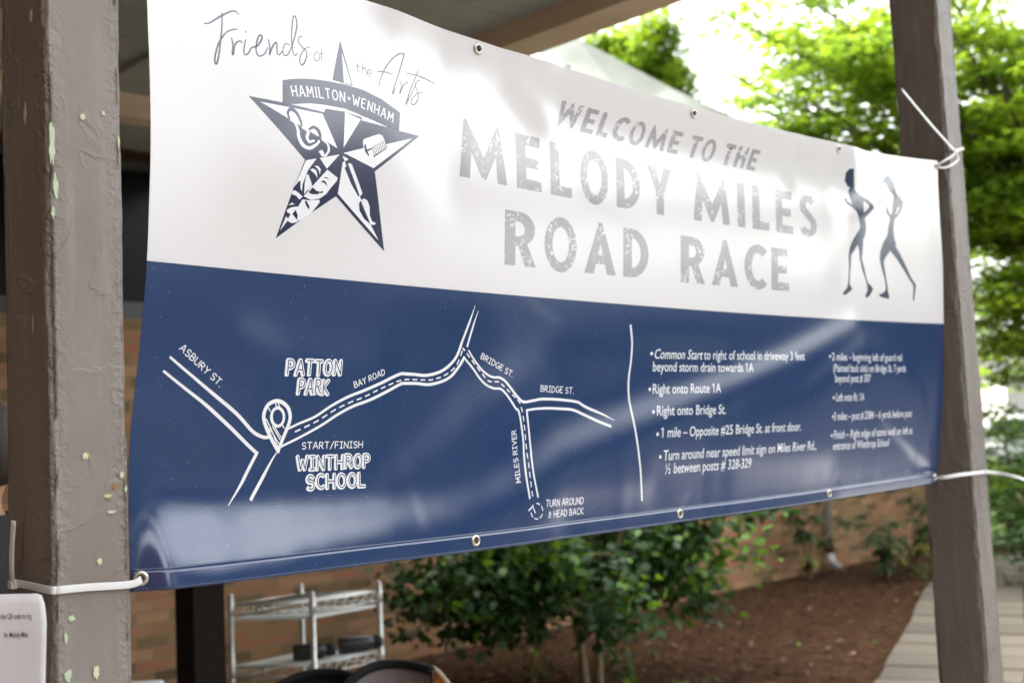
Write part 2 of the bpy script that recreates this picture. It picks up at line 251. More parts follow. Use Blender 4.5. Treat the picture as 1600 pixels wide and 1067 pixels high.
# ------------------------------------------------------------------ printed artwork
# ART-BEGIN (printed artwork in banner coordinates, tenths of a millimetre)
ART = {"tilt":[[-5,74,123,60,38,285,42,285],[123,60,274,66,42,285,44,225],[274,66,556,76,44,225,42,150],[556,76,722,117,42,150,44,112],[722,117,836,173,44,112,42,112],[836,173,1007,213,42,112,38,110],[1007,213,1241,266,38,110,31,100],[1241,266,1556,342,31,100,27,90],[1556,342,1908,445,27,90,30,75],[357,69,518,185,36,110,42,105],[518,185,645,282,42,105,48,70],[645,282,803,331,48,70,50,30],[597,150,807,283,60,60,60,40],[1343,182,1685,281,22,30,26,55],[1685,281,1959,396,26,55,27,60],[2226,338,1909,425,30,25,32,40],[488,2,899,6,14,50,16,60],[899,6,1824,7,16,60,16,66],[171,366,222,342,26,45,26,45],[267,344,365,322,34,30,34,30],[838,338,987,302,28,-40,28,-40],[465,367,592,378,36,-30,36,-30],[1062,375,1351,369,26,-40,26,-40],[859,80,1108,75,18,-30,18,-30],[1146,126,1812,86,30,-35,30,-35],[442,914,758,917,48,-150,48,-150],[809,876,1905,863,48,-175,48,-175],[707,846,774,793,30,-120,30,-120],[1521,866,1639,792,26,-100,26,-100],[994,875,1204,864,60,-50,60,-50],[2427,894,1923,721,9,-45,9,-45],[2337,902,1829,748,11,25,11,25],[1998,797,1814,543,30,-30,30,-30],[2424,23,2095,178,10,-55,10,-55],[2418,35,2304,276,11,22,11,22],[2344,40,1854,31,9,18,9,18],[459,187,505,40,4,25,4,25],[229,76,420,77,4,-22,4,-22],[79,315,123,188,6,12,6,12],[211,542,403,622,70,-55,70,-55],[600,629,1795,719,42,-42,42,-42],[1635,598,2383,529,50,20,50,20],[614,18,571,66,4,22,4,22],[614,18,655,62,4,-20,4,-20],[1219,19,1172,67,4,22,4,22],[1219,19,1256,66,4,-20,4,-20],[1827,21,1768,73,4,20,4,20],[1827,21,1870,72,4,-20,4,-20],[614,895,573,814,5,24,5,24],[614,895,658,834,5,-22,5,-22],[1231,898,1179,821,5,22,5,22],[1231,898,1282,838,5,-22,5,-22],[1843,897,1789,813,5,20,5,20],[1843,897,1895,832,5,-20,5,-20],[745,438,816,405,5,14,5,14],[297,280,328,221,4,-12,4,-12],[868,667,1057,609,8,-10,8,-10],[135,261,168,242,3,18,3,18],[1315,227,1369,156,4,14,4,14]],
"script":[[16,[862,7960,943,7993,1071,8097,1174,8179,1277,8248,1354,8276,1403,8242]],[16,[1137,8186,1140,8081,1127,7936,1103,7790,1082,7644,1053,7497,1022,7419,1000,7438,1009,7533,1054,7684,1122,7818,1214,7935,1304,7987,1363,8014]],[17,[1281,7858,1296,7743,1281,7621,1297,7637,1319,7749,1373,7829,1425,7846,1442,7827]],[15,[1503,7890,1472,7762,1468,7678,1493,7660,1546,7708,1594,7792,1682,7838,1757,7942,1773,8012,1728,8007,1685,7911,1666,7786,1689,7707,1741,7702,1810,7760,1859,7858]],[16,[1509,8016,1513,8003]],[15,[1881,7986,1897,7868,1887,7755,1921,7849,1979,7950,2016,7977,2018,7898,2022,7813,2054,7797,2104,7859]],[14,[2244,7995,2175,8001,2123,7901,2130,7816,2195,7832,2271,7964,2352,8187,2389,8373,2364,8480,2326,8451,2300,8298,2283,8092,2297,7921,2328,7854,2382,7905]],[13,[2476,8200,2429,8170,2402,8094,2474,8023,2546,7960,2523,7840,2460,7741,2418,7764,2420,7852,2501,7994,2606,8070]],[8,[2730,8021,2683,7958,2685,7882,2743,7879,2782,7945,2773,8007,2730,8021]],[8,[2812,7891,2820,8045,2839,8083,2866,8080]],[7,[2788,8013,2854,8025]],[9,[3505,8038,3506,7918,3543,7901]],[7,[3468,7984,3550,7991]],[9,[3599,8081,3595,7873]],[9,[3599,7949,3639,7992,3673,7973,3671,7879]],[8,[3702,7919,3776,7921,3769,7978,3724,7973,3699,7918,3722,7875,3777,7883]],[15,[3924,7764,3952,7866,4062,8085,4204,8273,4361,8413,4461,8446,4482,8425,4392,8171,4293,7923,4214,7738,4204,7680,4269,7792]],[13,[3900,7997,4043,8025,4218,8023]],[14,[4376,7958,4406,7868,4360,7731,4391,7781,4450,7893,4544,7968,4561,7941]],[14,[4814,8265,4714,8060,4612,7864,4528,7674,4493,7568,4565,7683,4686,7883,4755,8000]],[15,[4534,8125,4755,8150,4978,8143,5201,8105]],[13,[4844,8080,4769,8046,4727,7964,4777,7863,4778,7750,4708,7634,4633,7601,4610,7652,4679,7754,4776,7834,4890,7883]]],
"star":[[0,0,[1514,7053,2081,7073,2792,7082,2861,7146,3227,7189,3553,7149,4099,7084,4317,7074,4770,7081,3797,6294,3799,6298,4049,4998,3051,5777,2609,5455,2399,5298,2003,4988,2149,5440,2271,5806,2461,6263,2453,6260]],[0,0,[3184,8325,3394,7628,3212,7633,3005,7639]],[1,1,[3209,8134,3370,7641,3221,7641]],[1,1,[1696,7004,2790,7043,3061,6545]],[1,1,[3219,7164,3527,7110,3177,6575]],[1,1,[2238,7077,2487,7140,2863,7197,3216,7218,3578,7190,4099,7084,3551,7095,3541,7147,3216,7168,2857,7141,2814,7075]],[1,1,[3211,6489,4608,7005,3771,6346]],[1,1,[3183,6495,3577,6645,3589,6627,3199,6479]],[1,2,[3554,6763,3591,6800,3773,6885,3884,6936,3957,6920,4030,6793,4029,6712,3807,6511,3746,6481,3673,6528,3613,6586,3565,6666]],[0,3,[3734,6698,3744,6701,3792,6545,3782,6539]],[0,3,[3766,6717,3776,6721,3824,6568,3814,6562]],[0,3,[3798,6737,3807,6741,3855,6592,3846,6586]],[0,3,[3829,6757,3839,6761,3887,6616,3878,6610]],[0,3,[3862,6777,3871,6781,3919,6639,3910,6634]],[0,3,[3894,6797,3904,6801,3952,6663,3942,6658]],[0,3,[3926,6818,3936,6821,3984,6687,3974,6682]],[0,3,[3958,6838,3968,6842,4017,6712,4007,6706]],[0,3,[3991,6858,4001,6862,4049,6736,4039,6730]],[0,3,[3763,6543,4029,6728,4029,6712,3772,6525]],[0,3,[3580,6689,3609,6718,3637,6620,3685,6540,3661,6529,3601,6594]],[0,3,[3613,6616,3734,6678,3753,6669,3637,6590]],[1,1,[3198,6368,3157,6331,3084,5822,3928,5166,3752,5414,3516,5836,3237,6284]],[0,2,[3200,6251,3232,6290,3515,5850,3481,5836,3332,6020]],[1,2,[3261,6332,3299,6350,3337,6339,3457,6109,3562,5896,3515,5841]],[1,1,[3162,6445,3198,6434,3275,6409,3250,6387,3206,6366,3173,6404]],[0,2,[3532,5775,3501,5719,3520,5607,3618,5487,3752,5413]],[1,2,[3546,5791,3598,5821,3665,5795,3717,5705,3726,5563,3775,5471,3864,5441,3806,5408,3747,5419]],[1,1,[2475,6253,2668,6314,2513,6103,2426,5879,2416,5761,2387,5806,2386,5915,2359,5916,2274,5806]],[1,1,[2728,6334,3104,6456,2861,6183]],[1,1,[2552,6121,2611,6148,2671,6121,2695,6006,2643,6065]],[1,1,[2630,6195,2699,6202,2750,6159,2733,6071,2707,6144]],[1,1,[2486,6026,2524,6043,2589,5904,2600,5864,2496,5772,2460,5717,2461,5885]],[1,1,[2871,6171,3069,6074,3060,6029,2942,5890,2866,5785,2749,5699,2592,5652,2452,5690,2600,5864,2648,5922]],[0,2,[2536,5762,2611,5854,2683,5809,2764,5799,2706,5756,2607,5743]],[0,2,[2752,5964,2806,5993,2857,5972,2880,5907,2828,5950]],[0,2,[2794,6030,2854,6052,2937,6018,2865,6033]],[0,2,[2744,5792,2787,5824,2812,5806,2765,5775]],[1,1,[2435,5638,2553,5643,2741,5676,2753,5640,2609,5455,2399,5298,2315,5396,2373,5537]],[0,2,[2476,5615,2504,5631,2569,5547,2563,5496,2510,5547]],[1,1,[2245,5735,2292,5759,2372,5721,2437,5680,2377,5629,2316,5679,2242,5693]],[1,1,[2192,5512,2246,5561,2305,5544,2248,5533]],[1,1,[2174,5444,2232,5485,2346,5517,2418,5460,2414,5359,2361,5277,2267,5249,2198,5273,2165,5344]],[0,2,[2157,5409,2235,5389,2196,5306,2165,5344]],[0,2,[2267,5390,2320,5463,2364,5386,2359,5310]],[0,2,[2212,5498,2287,5525,2307,5508,2241,5489]],[1,1,[2168,5360,2192,5281,2070,5115]],[0,4,[2097,7417,2289,7482,2462,7527,2682,7567,2905,7593,3247,7616,3598,7608,3957,7538,4344,7394,4312,7077,4099,7084,3816,7134,3577,7170,3216,7222,2864,7204,2575,7169,2239,7083,2080,7031]]],
"clef":[[0,30,[2199,6833,2163,6909,2182,6972,2236,6998,2309,6967,2370,6886,2402,6786]],[1,34,[2211,6830,2278,6802,2333,6701,2346,6592,2427,6476,2546,6457,2668,6536,2713,6595]],[1,28,[2410,6754,2517,6709,2494,6620,2536,6553,2624,6588]],[0,32,[2535,6745,2617,6799,2698,6769,2736,6685,2691,6591]],[0,30,[2581,6599,2647,6615,2591,6554]],[1,22,[2769,6630,2869,6580,2895,6495,2845,6401,2767,6372]],[1,50,[2734,6428,2767,6421,2783,6416]]],
"rib":[2259,7208,2536,7262,2846,7304,3118,7322,3348,7320,3583,7301,3870,7256,4166,7192],"run":[[[19378,8554,19122,8516,18969,8393,18972,8263,18948,8196,19001,8170,19014,8128,19090,8091,19093,8034,19178,8049,19219,8000,19158,7938,19194,7844,19238,7714,19326,7565,19102,7638,19070,7711,18975,7725,18927,7668,19017,7587,19281,7496,19439,7441,19592,7343,19671,7173,19705,7043,19677,6931,19496,6786,19276,6575,19120,6391,19055,6190,19049,5950,19028,5688,18984,5425,18912,5292,18696,5153,18721,5103,18865,5118,19160,5251,19177,5295,19067,5407,19095,5691,19150,5956,19182,6198,19336,6316,19534,6494,19591,6330,19596,6110,19697,5807,19854,5572,19933,5421,19953,5290,19835,5110,19876,5068,20049,5118,20257,5324,20148,5408,19979,5489,19862,5726,19791,5944,19704,6116,19768,6340,19838,6654,19966,6795,20030,6977,20024,7154,19971,7239,20252,7393,20515,7555,20445,7653,20179,7767,19862,7830,19605,7921,19465,7998,19438,8261],[19915,7679,19934,7414,20026,7421,20259,7572,20215,7636,19991,7707]],[[21308,8527,21166,8457,21158,8387,21036,8341,21103,8305,21240,8314,21321,8237,21401,8142,21535,8069,21696,8002,21638,7848,21569,7662,21509,7476,21413,7447,21334,7556,21318,7646,21222,7617,21190,7501,21246,7437,21357,7376,21364,7285,21242,7052,21170,6844,20915,6628,20733,6394,20656,6166,20699,6056,20750,5902,20870,5683,20949,5463,20942,5328,20802,5234,20532,5180,20663,5118,21112,5080,21134,5157,21076,5289,21040,5466,20964,5732,20882,6087,21004,6228,21281,6422,21428,6339,21690,6171,22000,5935,22317,5674,22551,5522,22565,5431,22506,5087,22573,5066,22718,5528,22652,5580,22464,5702,22239,5945,22022,6186,21851,6360,21596,6574,21666,6609,21573,6754,21540,7001,21645,7302,21900,7454,22169,7698,22215,7838,22104,7946,21917,8003,21795,8086,21719,8333,21579,8486,21447,8537],[21996,7688,21864,7543,21707,7419,21803,7585,21932,7707]]],
"map":[[40,60,[462,3155,717,2972,1079,2717,1553,2375,1837,2116,1969,2039,2067,2009,2141,2016]],[40,60,[388,2959,746,2715,1107,2472,1471,2182,1658,2020,1811,1888,1942,1783]],[60,14,[1946,1788,1822,1577,1675,1330,1471,1055]],[20,62,[2275,1771,2202,1671,2032,1402,1841,1121]],[40,62,[2421,2112,2649,2204,2929,2306,3208,2469,3498,2603,3803,2705,4126,2821,4414,2939,4569,2989,4602,2986,4808,2980,5087,2965,5340,3013,5522,3099,5680,3233,5766,3367,5825,3539]],[52,10,[5825,3539,5926,3791,6006,4006,6078,4213]],[40,60,[2353,1865,2666,1992,3042,2164,3344,2334,3617,2457,3952,2559,4302,2699,4565,2816,4665,2826,4893,2827,5171,2810,5447,2866,5630,2951,5764,3084,5864,3217,5900,3285]],[40,50,[5900,3285,6101,3107,6278,2917,6429,2802,6607,2744,6762,2734,6899,2647,7042,2511,7174,2373,7221,2356,7283,2229,7334,2034,7383,1801,7395,1570,7403,1449,7436,1124,7504,780]],[12,45,[6161,4120,6089,3932,6031,3737,5959,3486]],[34,60,[5997,3410,6142,3241,6320,3070,6472,2975,6599,2941,6727,2938,6860,2880,6999,2764,7172,2607,7316,2509,7427,2498,7650,2526,7856,2547,8290,2536,8669,2509,8892,2481]],[60,16,[8876,2485,9151,2374,9560,2253,9933,2118]],[60,50,[9836,1998,9465,2108,9000,2262,8730,2338,8368,2363,7990,2376,7637,2364,7441,2343]],[50,45,[7447,2347,7479,2186,7534,1913,7574,1621,7583,1499,7629,1151,7718,794]]],
"dash":[[2593,2083,2731,2137,2994,2247,3256,2393,3529,2509,3814,2602,4136,2733,4470,2851,4591,2879,4726,2893,5048,2886,5233,2893,5440,2950,5600,3026,5736,3140,5820,3311,5850,3397],[5964,3352,6197,3127,6425,2908,6526,2864,6704,2860,6811,2802,7005,2666,7233,2509,7300,2404,7350,2267,7401,2071,7438,1838,7464,1625,7497,1445,7522,1195,7562,889,7603,764]],
"turn":[7685,677,7723,672,7759,659,7792,640,7820,615,7840,586,7853,555,7857,523,7851,492,7836,463,7814,439,7784,421,7750,409,7713,405,7674,408,7637,419,7604,436,7575,459,7553,486,7539,517,7533,549,7536,580,7547,609,7567,635,7593,655],"arrow":[[7476,566,7575,643,7649,516],[5858,3445,5905,3412]],
"pin":[[60,[2309,1794,2175,1989,2080,2151,2026,2279,2021,2374,2064,2477,2141,2529,2233,2545,2331,2516,2426,2442,2475,2337,2476,2240,2439,2127,2366,1952,2304,1802]],[48,[2370,2306,2369,2264,2357,2226,2336,2197,2307,2178,2273,2172,2239,2180,2207,2199,2180,2229,2161,2267,2151,2309,2152,2350,2163,2387,2184,2417,2212,2436,2245,2442,2279,2435,2312,2416,2340,2386,2360,2348,2370,2306]],[18,[2068,2278,2187,2085,2295,1874]],[18,[2135,2149,2229,2020,2312,1914]],[18,[2179,2173,2264,2059,2331,1969]],[18,[2217,2164,2292,2066,2348,2001]],[18,[2065,2469,2119,2397]],[18,[2200,2503,2234,2449]],[18,[2246,2508,2300,2419]],[18,[2336,2210,2394,2136]],[18,[2065,2214,2150,2086]]],
"div":[10312,4031,10388,3662,10383,3309,10339,2926,10375,2548,10510,2107,10633,1670,10764,1144,10886,523],"lab":[["ASBURY ST.",583,3274,1260,2749,95,0,30],
["BAY ROAD",3617,2748,4214,2966,95,0,22],
["BRIDGE ST.",6274,3278,7038,2944,101,0,22],
["BRIDGE ST.",7788,2690,8735,2645,110,0,25],
["MILES RIVER",7290,1075,7184,1993,108,0,22],
["TURN AROUND",7953,599,9074,579,117,0,22],
["& HEAD BACK",8025,403,9086,393,109,0,22],
["PATTON",2349,2946,3315,2950,214,1,0],
["PARK",2578,2652,3112,2652,210,1,0],
["START/FINISH",2724,1818,3855,1804,97,0,25],
["WINTHROP",2650,1506,3994,1495,194,1,0],
["SCHOOL",2822,1210,3892,1202,201,1,0]],
"txt":[["Common Start to right of school in driveway 3 feet",11147,3363,16802,3390,11041,3466],
["beyond storm drain towards 1A",11105,3098,14663,3100],
["Right onto Route 1A",11126,2631,13449,2639,11029,2725],
["Right onto Bridge St.",11257,2180,13651,2170,11143,2258],
["1 mile \u2013 Opposite #25 Bridge St. at front door.",11404,1728,16721,1707,11286,1801],
["Turn around near speed limit sign on Miles River Rd.,",11525,1262,17471,1237,11416,1342],
["\u00bd between posts # 328-329",11616,993,14714,963],
["2 miles \u2013 beginning left of guard rail",18075,3394,21841,3397,17977,3495],
["(Painted back side) on Bridge St. 7 yards",18115,3108,22048,3103],
["beyond post # 307",18205,2848,20088,2844],
["Left onto Rt. 1A",18289,2379,19787,2368,18170,2463],
["3 miles \u2013 post # 2384 \u2013 6 yards before post",18240,1907,22540,1883,18186,1996],
["Finish \u2013 Right edge of stone wall on left at",18296,1459,22639,1424,18185,1539],
["entrance of Winthrop School",18299,1188,21331,1156]]}
# ART-END

# ------------------------------------------------------------------ banner surface: (u,v) metres on the flat banner -> world
# SURF-BEGIN
LEN,HT,VS=2.44,0.914,0.446
LT=[(0,.104),(.1,.104),(.19,.106),(.26,.115),(.32,.124),(.42,.136),(.446,.139),(.5,.142),(.6,.148),(.7,.149),(.8,.147),(.914,.146)]
RT=[(0,2.532),(.03,2.534),(.07,2.548),(.165,2.568),(.285,2.588),(.446,2.595),(.61,2.597),(.77,2.580),(.86,2.572),(.914,2.575)]
def smooth_tab(T):
    x=np.linspace(0,HT,93); y=np.interp(x,[a for a,b in T],[b for a,b in T]); k=np.ones(9)/9
    return x,np.convolve(np.pad(y,4,mode='edge'),k,'valid')
LX,LY=smooth_tab(LT); RX,RY=smooth_tab(RT)
GU=np.linspace(0,LEN,489); GV=np.linspace(0,HT,184)
def build_n(tilt):
    U,V=np.meshgrid(GU,GV,indexing='ij'); T=np.zeros_like(U); TP=np.zeros_like(U); TN=np.zeros_like(U)
    for e in tilt:
        x1,y1,x2,y2,wd,amp,wd2,amp2=[q/1000 for q in e]
        dx,dy=x2-x1,y2-y1; L2=dx*dx+dy*dy+1e-9
        t=np.clip(((U-x1)*dx+(V-y1)*dy)/L2,0,1); d2=(U-x1-t*dx)**2+(V-y1-t*dy)**2
        ww=wd+(wd2-wd)*t; g=(amp+(amp2-amp)*t)*np.exp(-d2/(2*ww*ww))
        if wd<.015: T+=g
        elif amp>0: TP=np.maximum(TP,g)
        else: TN=np.minimum(TN,g)
    T+=TP+TN
    dv=GV[1]-GV[0]; N=-np.cumsum(T,axis=1)*dv
    j=int(VS/HT*(len(GV)-1)); N-=N[:,j:j+1]; q=np.clip(np.minimum(GU/.05,(LEN-GU)/.08),0,1); N*=(q*q*(3-2*q))[:,None]     # the line between white and navy stays in the plane
    k=np.exp(-np.linspace(-2,2,9)**2); k/=k.sum()
    N=np.apply_along_axis(lambda r:np.convolve(np.pad(r,4,mode='edge'),k,'valid'),0,N)
    return N
def sample(G,u,v):
    a=np.clip(u/LEN*(len(GU)-1),0,len(GU)-1.001); b=np.clip(v/HT*(len(GV)-1),0,len(GV)-1.001)
    i=a.astype(int); j=b.astype(int); f=a-i; g=b-j
    return G[i,j]*(1-f)*(1-g)+G[i+1,j]*f*(1-g)+G[i,j+1]*(1-f)*g+G[i+1,j+1]*f*g
def surf(u,v,G,lift=0):
    u=np.atleast_1d(np.asarray(u,float)); v=np.atleast_1d(np.asarray(v,float))
    s=u/LEN; s2=s+.0336*v/HT*s*(1-s)
    L=np.interp(v,LX,LY); R=np.interp(v,RX,RY); X=L+(R-L)*s2; q=4*s*(1-s)
    zb=1.321-.004*s-.0085*q; zs=1.762-.012*q; zt=2.244-.02*s-.055*q; b,c=VS,HT
    Z=zb*(v-b)*(v-c)/(b*c)+zs*v*(v-c)/(b*(b-c))+zt*v*(v-b)/(c*(c-b))
    Y=.055*s*(1-v/HT)+.004-sample(G,u,v)-lift
    return np.stack([X,Y,Z],-1)
# SURF-END
NG=build_n(ART['tilt'])
banner=empty('banner',(1.36,0,1.32)); tag(banner,'white and navy vinyl race banner with route map, tied between the two posts','banner')
BO=np.array((1.36,0,1.32))
def S(u,v,lift=0): return surf(u,v,NG,lift)-BO
def grid_panel(name,u0,u1,v0,v1,nu,nv,m,lift=0,thick=.0006,parent=banner):
    u=np.linspace(u0,u1,nu+1); v=np.linspace(v0,v1,nv+1); U,V=np.meshgrid(u,v,indexing='ij')
    P=S(U.ravel(),V.ravel(),lift); idx=np.arange(P.shape[0]).reshape(nu+1,nv+1)
    F=np.stack([idx[:-1,:-1],idx[1:,:-1],idx[1:,1:],idx[:-1,1:]],-1).reshape(-1,4)
    o=meshobj(name,P,F,m,parent,True)
    s=o.modifiers.new('thickness','SOLIDIFY'); s.thickness=thick; s.offset=-1; s.use_rim='field' not in name
    return o
panel=grid_panel('blue_field',0,LEN,0,VS,300,60,M['blue'])
grid_panel('white_field',0,LEN,VS+.0003,HT,300,62,M['white'])
grid_panel('bottom_hem',0,LEN,-.001,.0265,300,6,M['blue'],.0006)
tag_seam=grid_panel('weld_seam',.0,LEN,.0268,.0292,300,2,M['blue'],.0009,.0008)

def decal(name, tris_v, tris_f, m, parent, lift=.0006, maxlen=.012):
    bm=bmesh.new(); vs=[bm.verts.new((x,y,0)) for x,y in tris_v]
    for f in tris_f:
        try: bm.faces.new([vs[i] for i in f])
        except ValueError: pass
    for _ in range(6):
        es=[e for e in bm.edges if e.calc_length()>maxlen]
        if not es: break
        bmesh.ops.subdivide_edges(bm,edges=es,cuts=1,use_grid_fill=False)
        bmesh.ops.triangulate(bm,faces=[f for f in bm.faces if len(f.verts)>3])
    bm.normal_update()
    for f in bm.faces:
        if f.normal.z<0: f.normal_flip()
    co=np.array([v.co[:] for v in bm.verts]); lf=np.array(lift) if np.isscalar(lift) else lift
    P=S(co[:,0],co[:,1],lift)
    for v,p in zip(bm.verts,P): v.co=p
    return fin(name,bm,m,parent,True)
def fill2d(polys):
    """even-odd fill of closed 2D outlines -> verts, tris"""
    c=bpy.data.curves.new('t','CURVE'); c.dimensions='2D'; c.fill_mode='BOTH'
    for p in polys:
        s=c.splines.new('POLY'); s.points.add(len(p)-1)
        for q,(x,y) in zip(s.points,p): q.co=(x*10,y*10,0,1)
        s.use_cyclic_u=True
    return c2m(c,.1)
def c2m(c,k=1.):
    o=bpy.data.objects.new('t',c); COL.objects.link(o); dg=bpy.context.evaluated_depsgraph_get(); e=o.evaluated_get(dg); me=e.to_mesh()
    v=[(q.co.x*k,q.co.y*k) for q in me.vertices]; f=[tuple(p.vertices) for p in me.polygons]
    e.to_mesh_clear(); bpy.data.objects.remove(o); bpy.data.curves.remove(c); return v,f
def ribbon(pts,w0,w1=None,w2=None,round_=True):
    """tapered brush stroke as a quad strip: width w0 at the start, w1 in the middle, w2 at the end"""
    w1=w0 if w1 is None else w1; w2=w0 if w2 is None else w2
    p=np.array(pts,float); n_=len(p); d=np.gradient(p,axis=0); L=np.linalg.norm(d,axis=1,keepdims=True); L[L==0]=1; d=d/L
    s=np.concatenate([[0],np.cumsum(np.linalg.norm(np.diff(p,axis=0),axis=1))]); s=s/max(s[-1],1e-9)
    wd=np.interp(s,[0,.5,1],[w0,w1,w2])/2
    if round_:
        h=wd[0]; p=np.vstack([p[0]-d[0]*h*.85,p[0]-d[0]*h*.5,p,p[-1]+d[-1]*wd[-1]*.5,p[-1]+d[-1]*wd[-1]*.85]); d=np.vstack([d[0],d[0],d,d[-1],d[-1]]); wd=np.concatenate([[wd[0]*.45,wd[0]*.87],wd,[wd[-1]*.87,wd[-1]*.45]])
    nr=np.stack([-d[:,1],d[:,0]],-1); a=p+nr*wd[:,None]; b=p-nr*wd[:,None]; k=len(p)
    v=[tuple(x) for x in a]+[tuple(x) for x in b]; f=[(k+i,k+i+1,i+1,i) for i in range(k-1)]
    return v,f
class Art:
    """collects printed shapes; every shape gets a hair more lift than the one before so that inks never lie in one plane"""
    def __init__(s,lift=.00016): s.v=[]; s.f=[]; s.l=[]; s.lift=lift
    def add(s,vf,extra=None):
        v,f=vf; o=len(s.v); s.v+=v; s.f+=[tuple(i+o for i in q) for q in f]
        if extra is None: s.lift+=.000003
        s.l+=[s.lift if extra is None else extra]*len(v)
    def build(s,name,m,parent,maxlen=.0075):
        bm=bmesh.new(); lay=bm.verts.layers.float.new('lift'); vs=[]
        for (x,y),l in zip(s.v,s.l):
            q=bm.verts.new((x,y,0)); q[lay]=l; vs.append(q)
        for f in s.f:
            try: bm.faces.new([vs[i] for i in f])
            except ValueError: pass
        for _ in range(7):
            es=[e for e in bm.edges if e.calc_length()>maxlen]
            if not es: break
            bmesh.ops.subdivide_edges(bm,edges=es,cuts=1)
            bmesh.ops.triangulate(bm,faces=[f for f in bm.faces if len(f.verts)>3])
        bm.normal_update()
        for f in bm.faces:
            if f.normal.z<0: f.normal_flip()
        bm.verts.ensure_lookup_table(); co=np.array([q.co[:] for q in bm.verts]); lf=np.array([q[lay] for q in bm.verts])
        P=S(co[:,0],co[:,1],0); P[:,1]-=lf
        for q,p in zip(bm.verts,P): q.co=p
        return fin(name,bm,m,parent,True)
def pt(a): a=np.array(a,float)/10000; return [tuple(x) for x in a.reshape(-1,2)]
# single-stroke marker alphabet, cap height 1: (advance, strokes)
def arc(cx,cy,rx,ry,a0,a1,n=10): return [(cx+rx*cos(RAD(a0+(a1-a0)*i/n)),cy+ry*sin(RAD(a0+(a1-a0)*i/n))) for i in range(n+1)]
G={'A':(.62,[[(0,0),(.28,1),(.34,1),(.62,0)],[(.12,.34),(.5,.34)]]),
'B':(.5,[[(0,0),(.02,1)],[(.0,1)]+arc(.2,.76,.26,.24,90,-90,8)+[(.02,.52)],[(.02,.52)]+arc(.24,.26,.28,.26,90,-90,8)+[(0,0)]]),
'C':(.56,[arc(.33,.5,.33,.5,52,310,14)]),
'D':(.56,[[(0,0),(.0,1)],[(0,1)]+arc(.14,.5,.42,.5,88,-88,12)+[(0,0)]]),
'E':(.48,[[(.46,1),(0,1),(0,0),(.48,0)],[(0,.52),(.4,.52)]]),
'F':(.46,[[(.46,1),(0,1),(0,0)],[(0,.5),(.38,.5)]]),
'G':(.6,[arc(.33,.5,.33,.5,55,350,14)+[(.64,.44),(.4,.44)]]),
'H':(.58,[[(0,0),(0,1)],[(.56,0),(.58,1)],[(0,.5),(.57,.5)]]),
'I':(.36,[[(.18,0),(.18,1)],[(0,1),(.36,1)],[(0,0),(.36,0)]]),
'K':(.54,[[(0,0),(0,1)],[(.5,1),(.03,.48),(.54,0)]]),
'L':(.46,[[(0,1),(0,0),(.46,0)]]),
'M':(.7,[[(0,0),(.06,1),(.35,.3),(.64,1),(.7,0)]]),
'N':(.56,[[(0,0),(.02,1),(.54,0),(.56,1)]]),
'O':(.62,[arc(.31,.5,.31,.5,90,450,18)]),
'P':(.5,[[(0,0),(.01,1)],[(0,1)]+arc(.22,.73,.28,.27,88,-90,10)+[(.01,.46)]]),
'R':(.54,[[(0,0),(.01,1)],[(0,1)]+arc(.22,.75,.27,.25,88,-90,10)+[(.01,.5)],[(.2,.5),(.54,0)]]),
'S':(.5,[[(.46,.86)]+arc(.25,.74,.23,.26,50,240,8)+arc(.25,.26,.25,.26,70,-140,9)]),
'T':(.54,[[(0,1),(.54,.99)],[(.27,1),(.27,0)]]),
'U':(.56,[[(0,1),(0,.3)]+arc(.28,.3,.28,.3,180,360,8)+[(.56,1)]]),
'V':(.58,[[(0,1),(.28,0),(.58,1)]]),'W':(.8,[[(0,1),(.2,0),(.4,.7),(.6,0),(.8,1)]]),
'Y':(.54,[[(0,1),(.26,.48),(.54,1)],[(.27,.5),(.25,0)]]),
'.':(.1,[[(.04,0),(.06,.02)]]),'/':(.42,[[(0,-.1),(.42,1.08)]]),
'&':(.56,[[(.52,.1),(.3,0),(.05,.08),(.05,.35),(.3,.52),(.42,.78),(.28,.98),(.12,.85),(.18,.6),(.3,.52),(.48,.42)]]),
' ':(.3,[])}
rng=random.Random(4)
def label_strokes(text,gap=.2):
    x=0; out=[]
    for ch in text:
        a,st=G[ch]; j=rng.uniform(-.03,.03)
        for s in st: out.append([(x+px,py+j) for px,py in s])
        x+=a+(gap if ch!=' ' else .05)
    return out,x-gap
def split_corners(s):
    out=[[s[0]]]
    for i in range(1,len(s)):
        out[-1].append(s[i])
        if i<len(s)-1:
            a=math.atan2(s[i][1]-s[i-1][1],s[i][0]-s[i-1][0]); b=math.atan2(s[i+1][1]-s[i][1],s[i+1][0]-s[i][0]); d=abs((b-a+pi)%(2*pi)-pi)
            if d>.75: out.append([s[i]])
    return out
# --- route map
mp=Art()
for w0,w1,p in ART['map']:
    q=spline(pt(p),5); mp.add(ribbon(q,w0/1e4*.84,max(w0,w1)*.84/1e4,w1/1e4*.84))
def dashed(A,p,dl,gl,wd):
    p=np.array(spline(p,8)); s=np.concatenate([[0],np.cumsum(np.linalg.norm(np.diff(p,axis=0),axis=1))]); t=0
    while t<s[-1]-dl*.5:
        tt=np.linspace(t,min(t+dl,s[-1]),4); A.add(ribbon([(np.interp(x,s,p[:,0]),np.interp(x,s,p[:,1])) for x in tt],wd)); t+=dl+gl
for p in ART['dash']: dashed(mp,pt(p),.0085,.0085,.0024)
dashed(mp,pt(ART['turn']),.0085,.0065,.0022)
for p in ART['arrow']: mp.add(ribbon([x for x in pt(p)],.0026))
mp.build('route_map',M['print'],banner)
pn=Art(.0003)
for wd,p in ART['pin']: pn.add(ribbon(spline(pt(p),4),wd/1e4*.9,wd/1e4,wd/1e4*.9))
pn.build('map_pin',M['print'],banner)
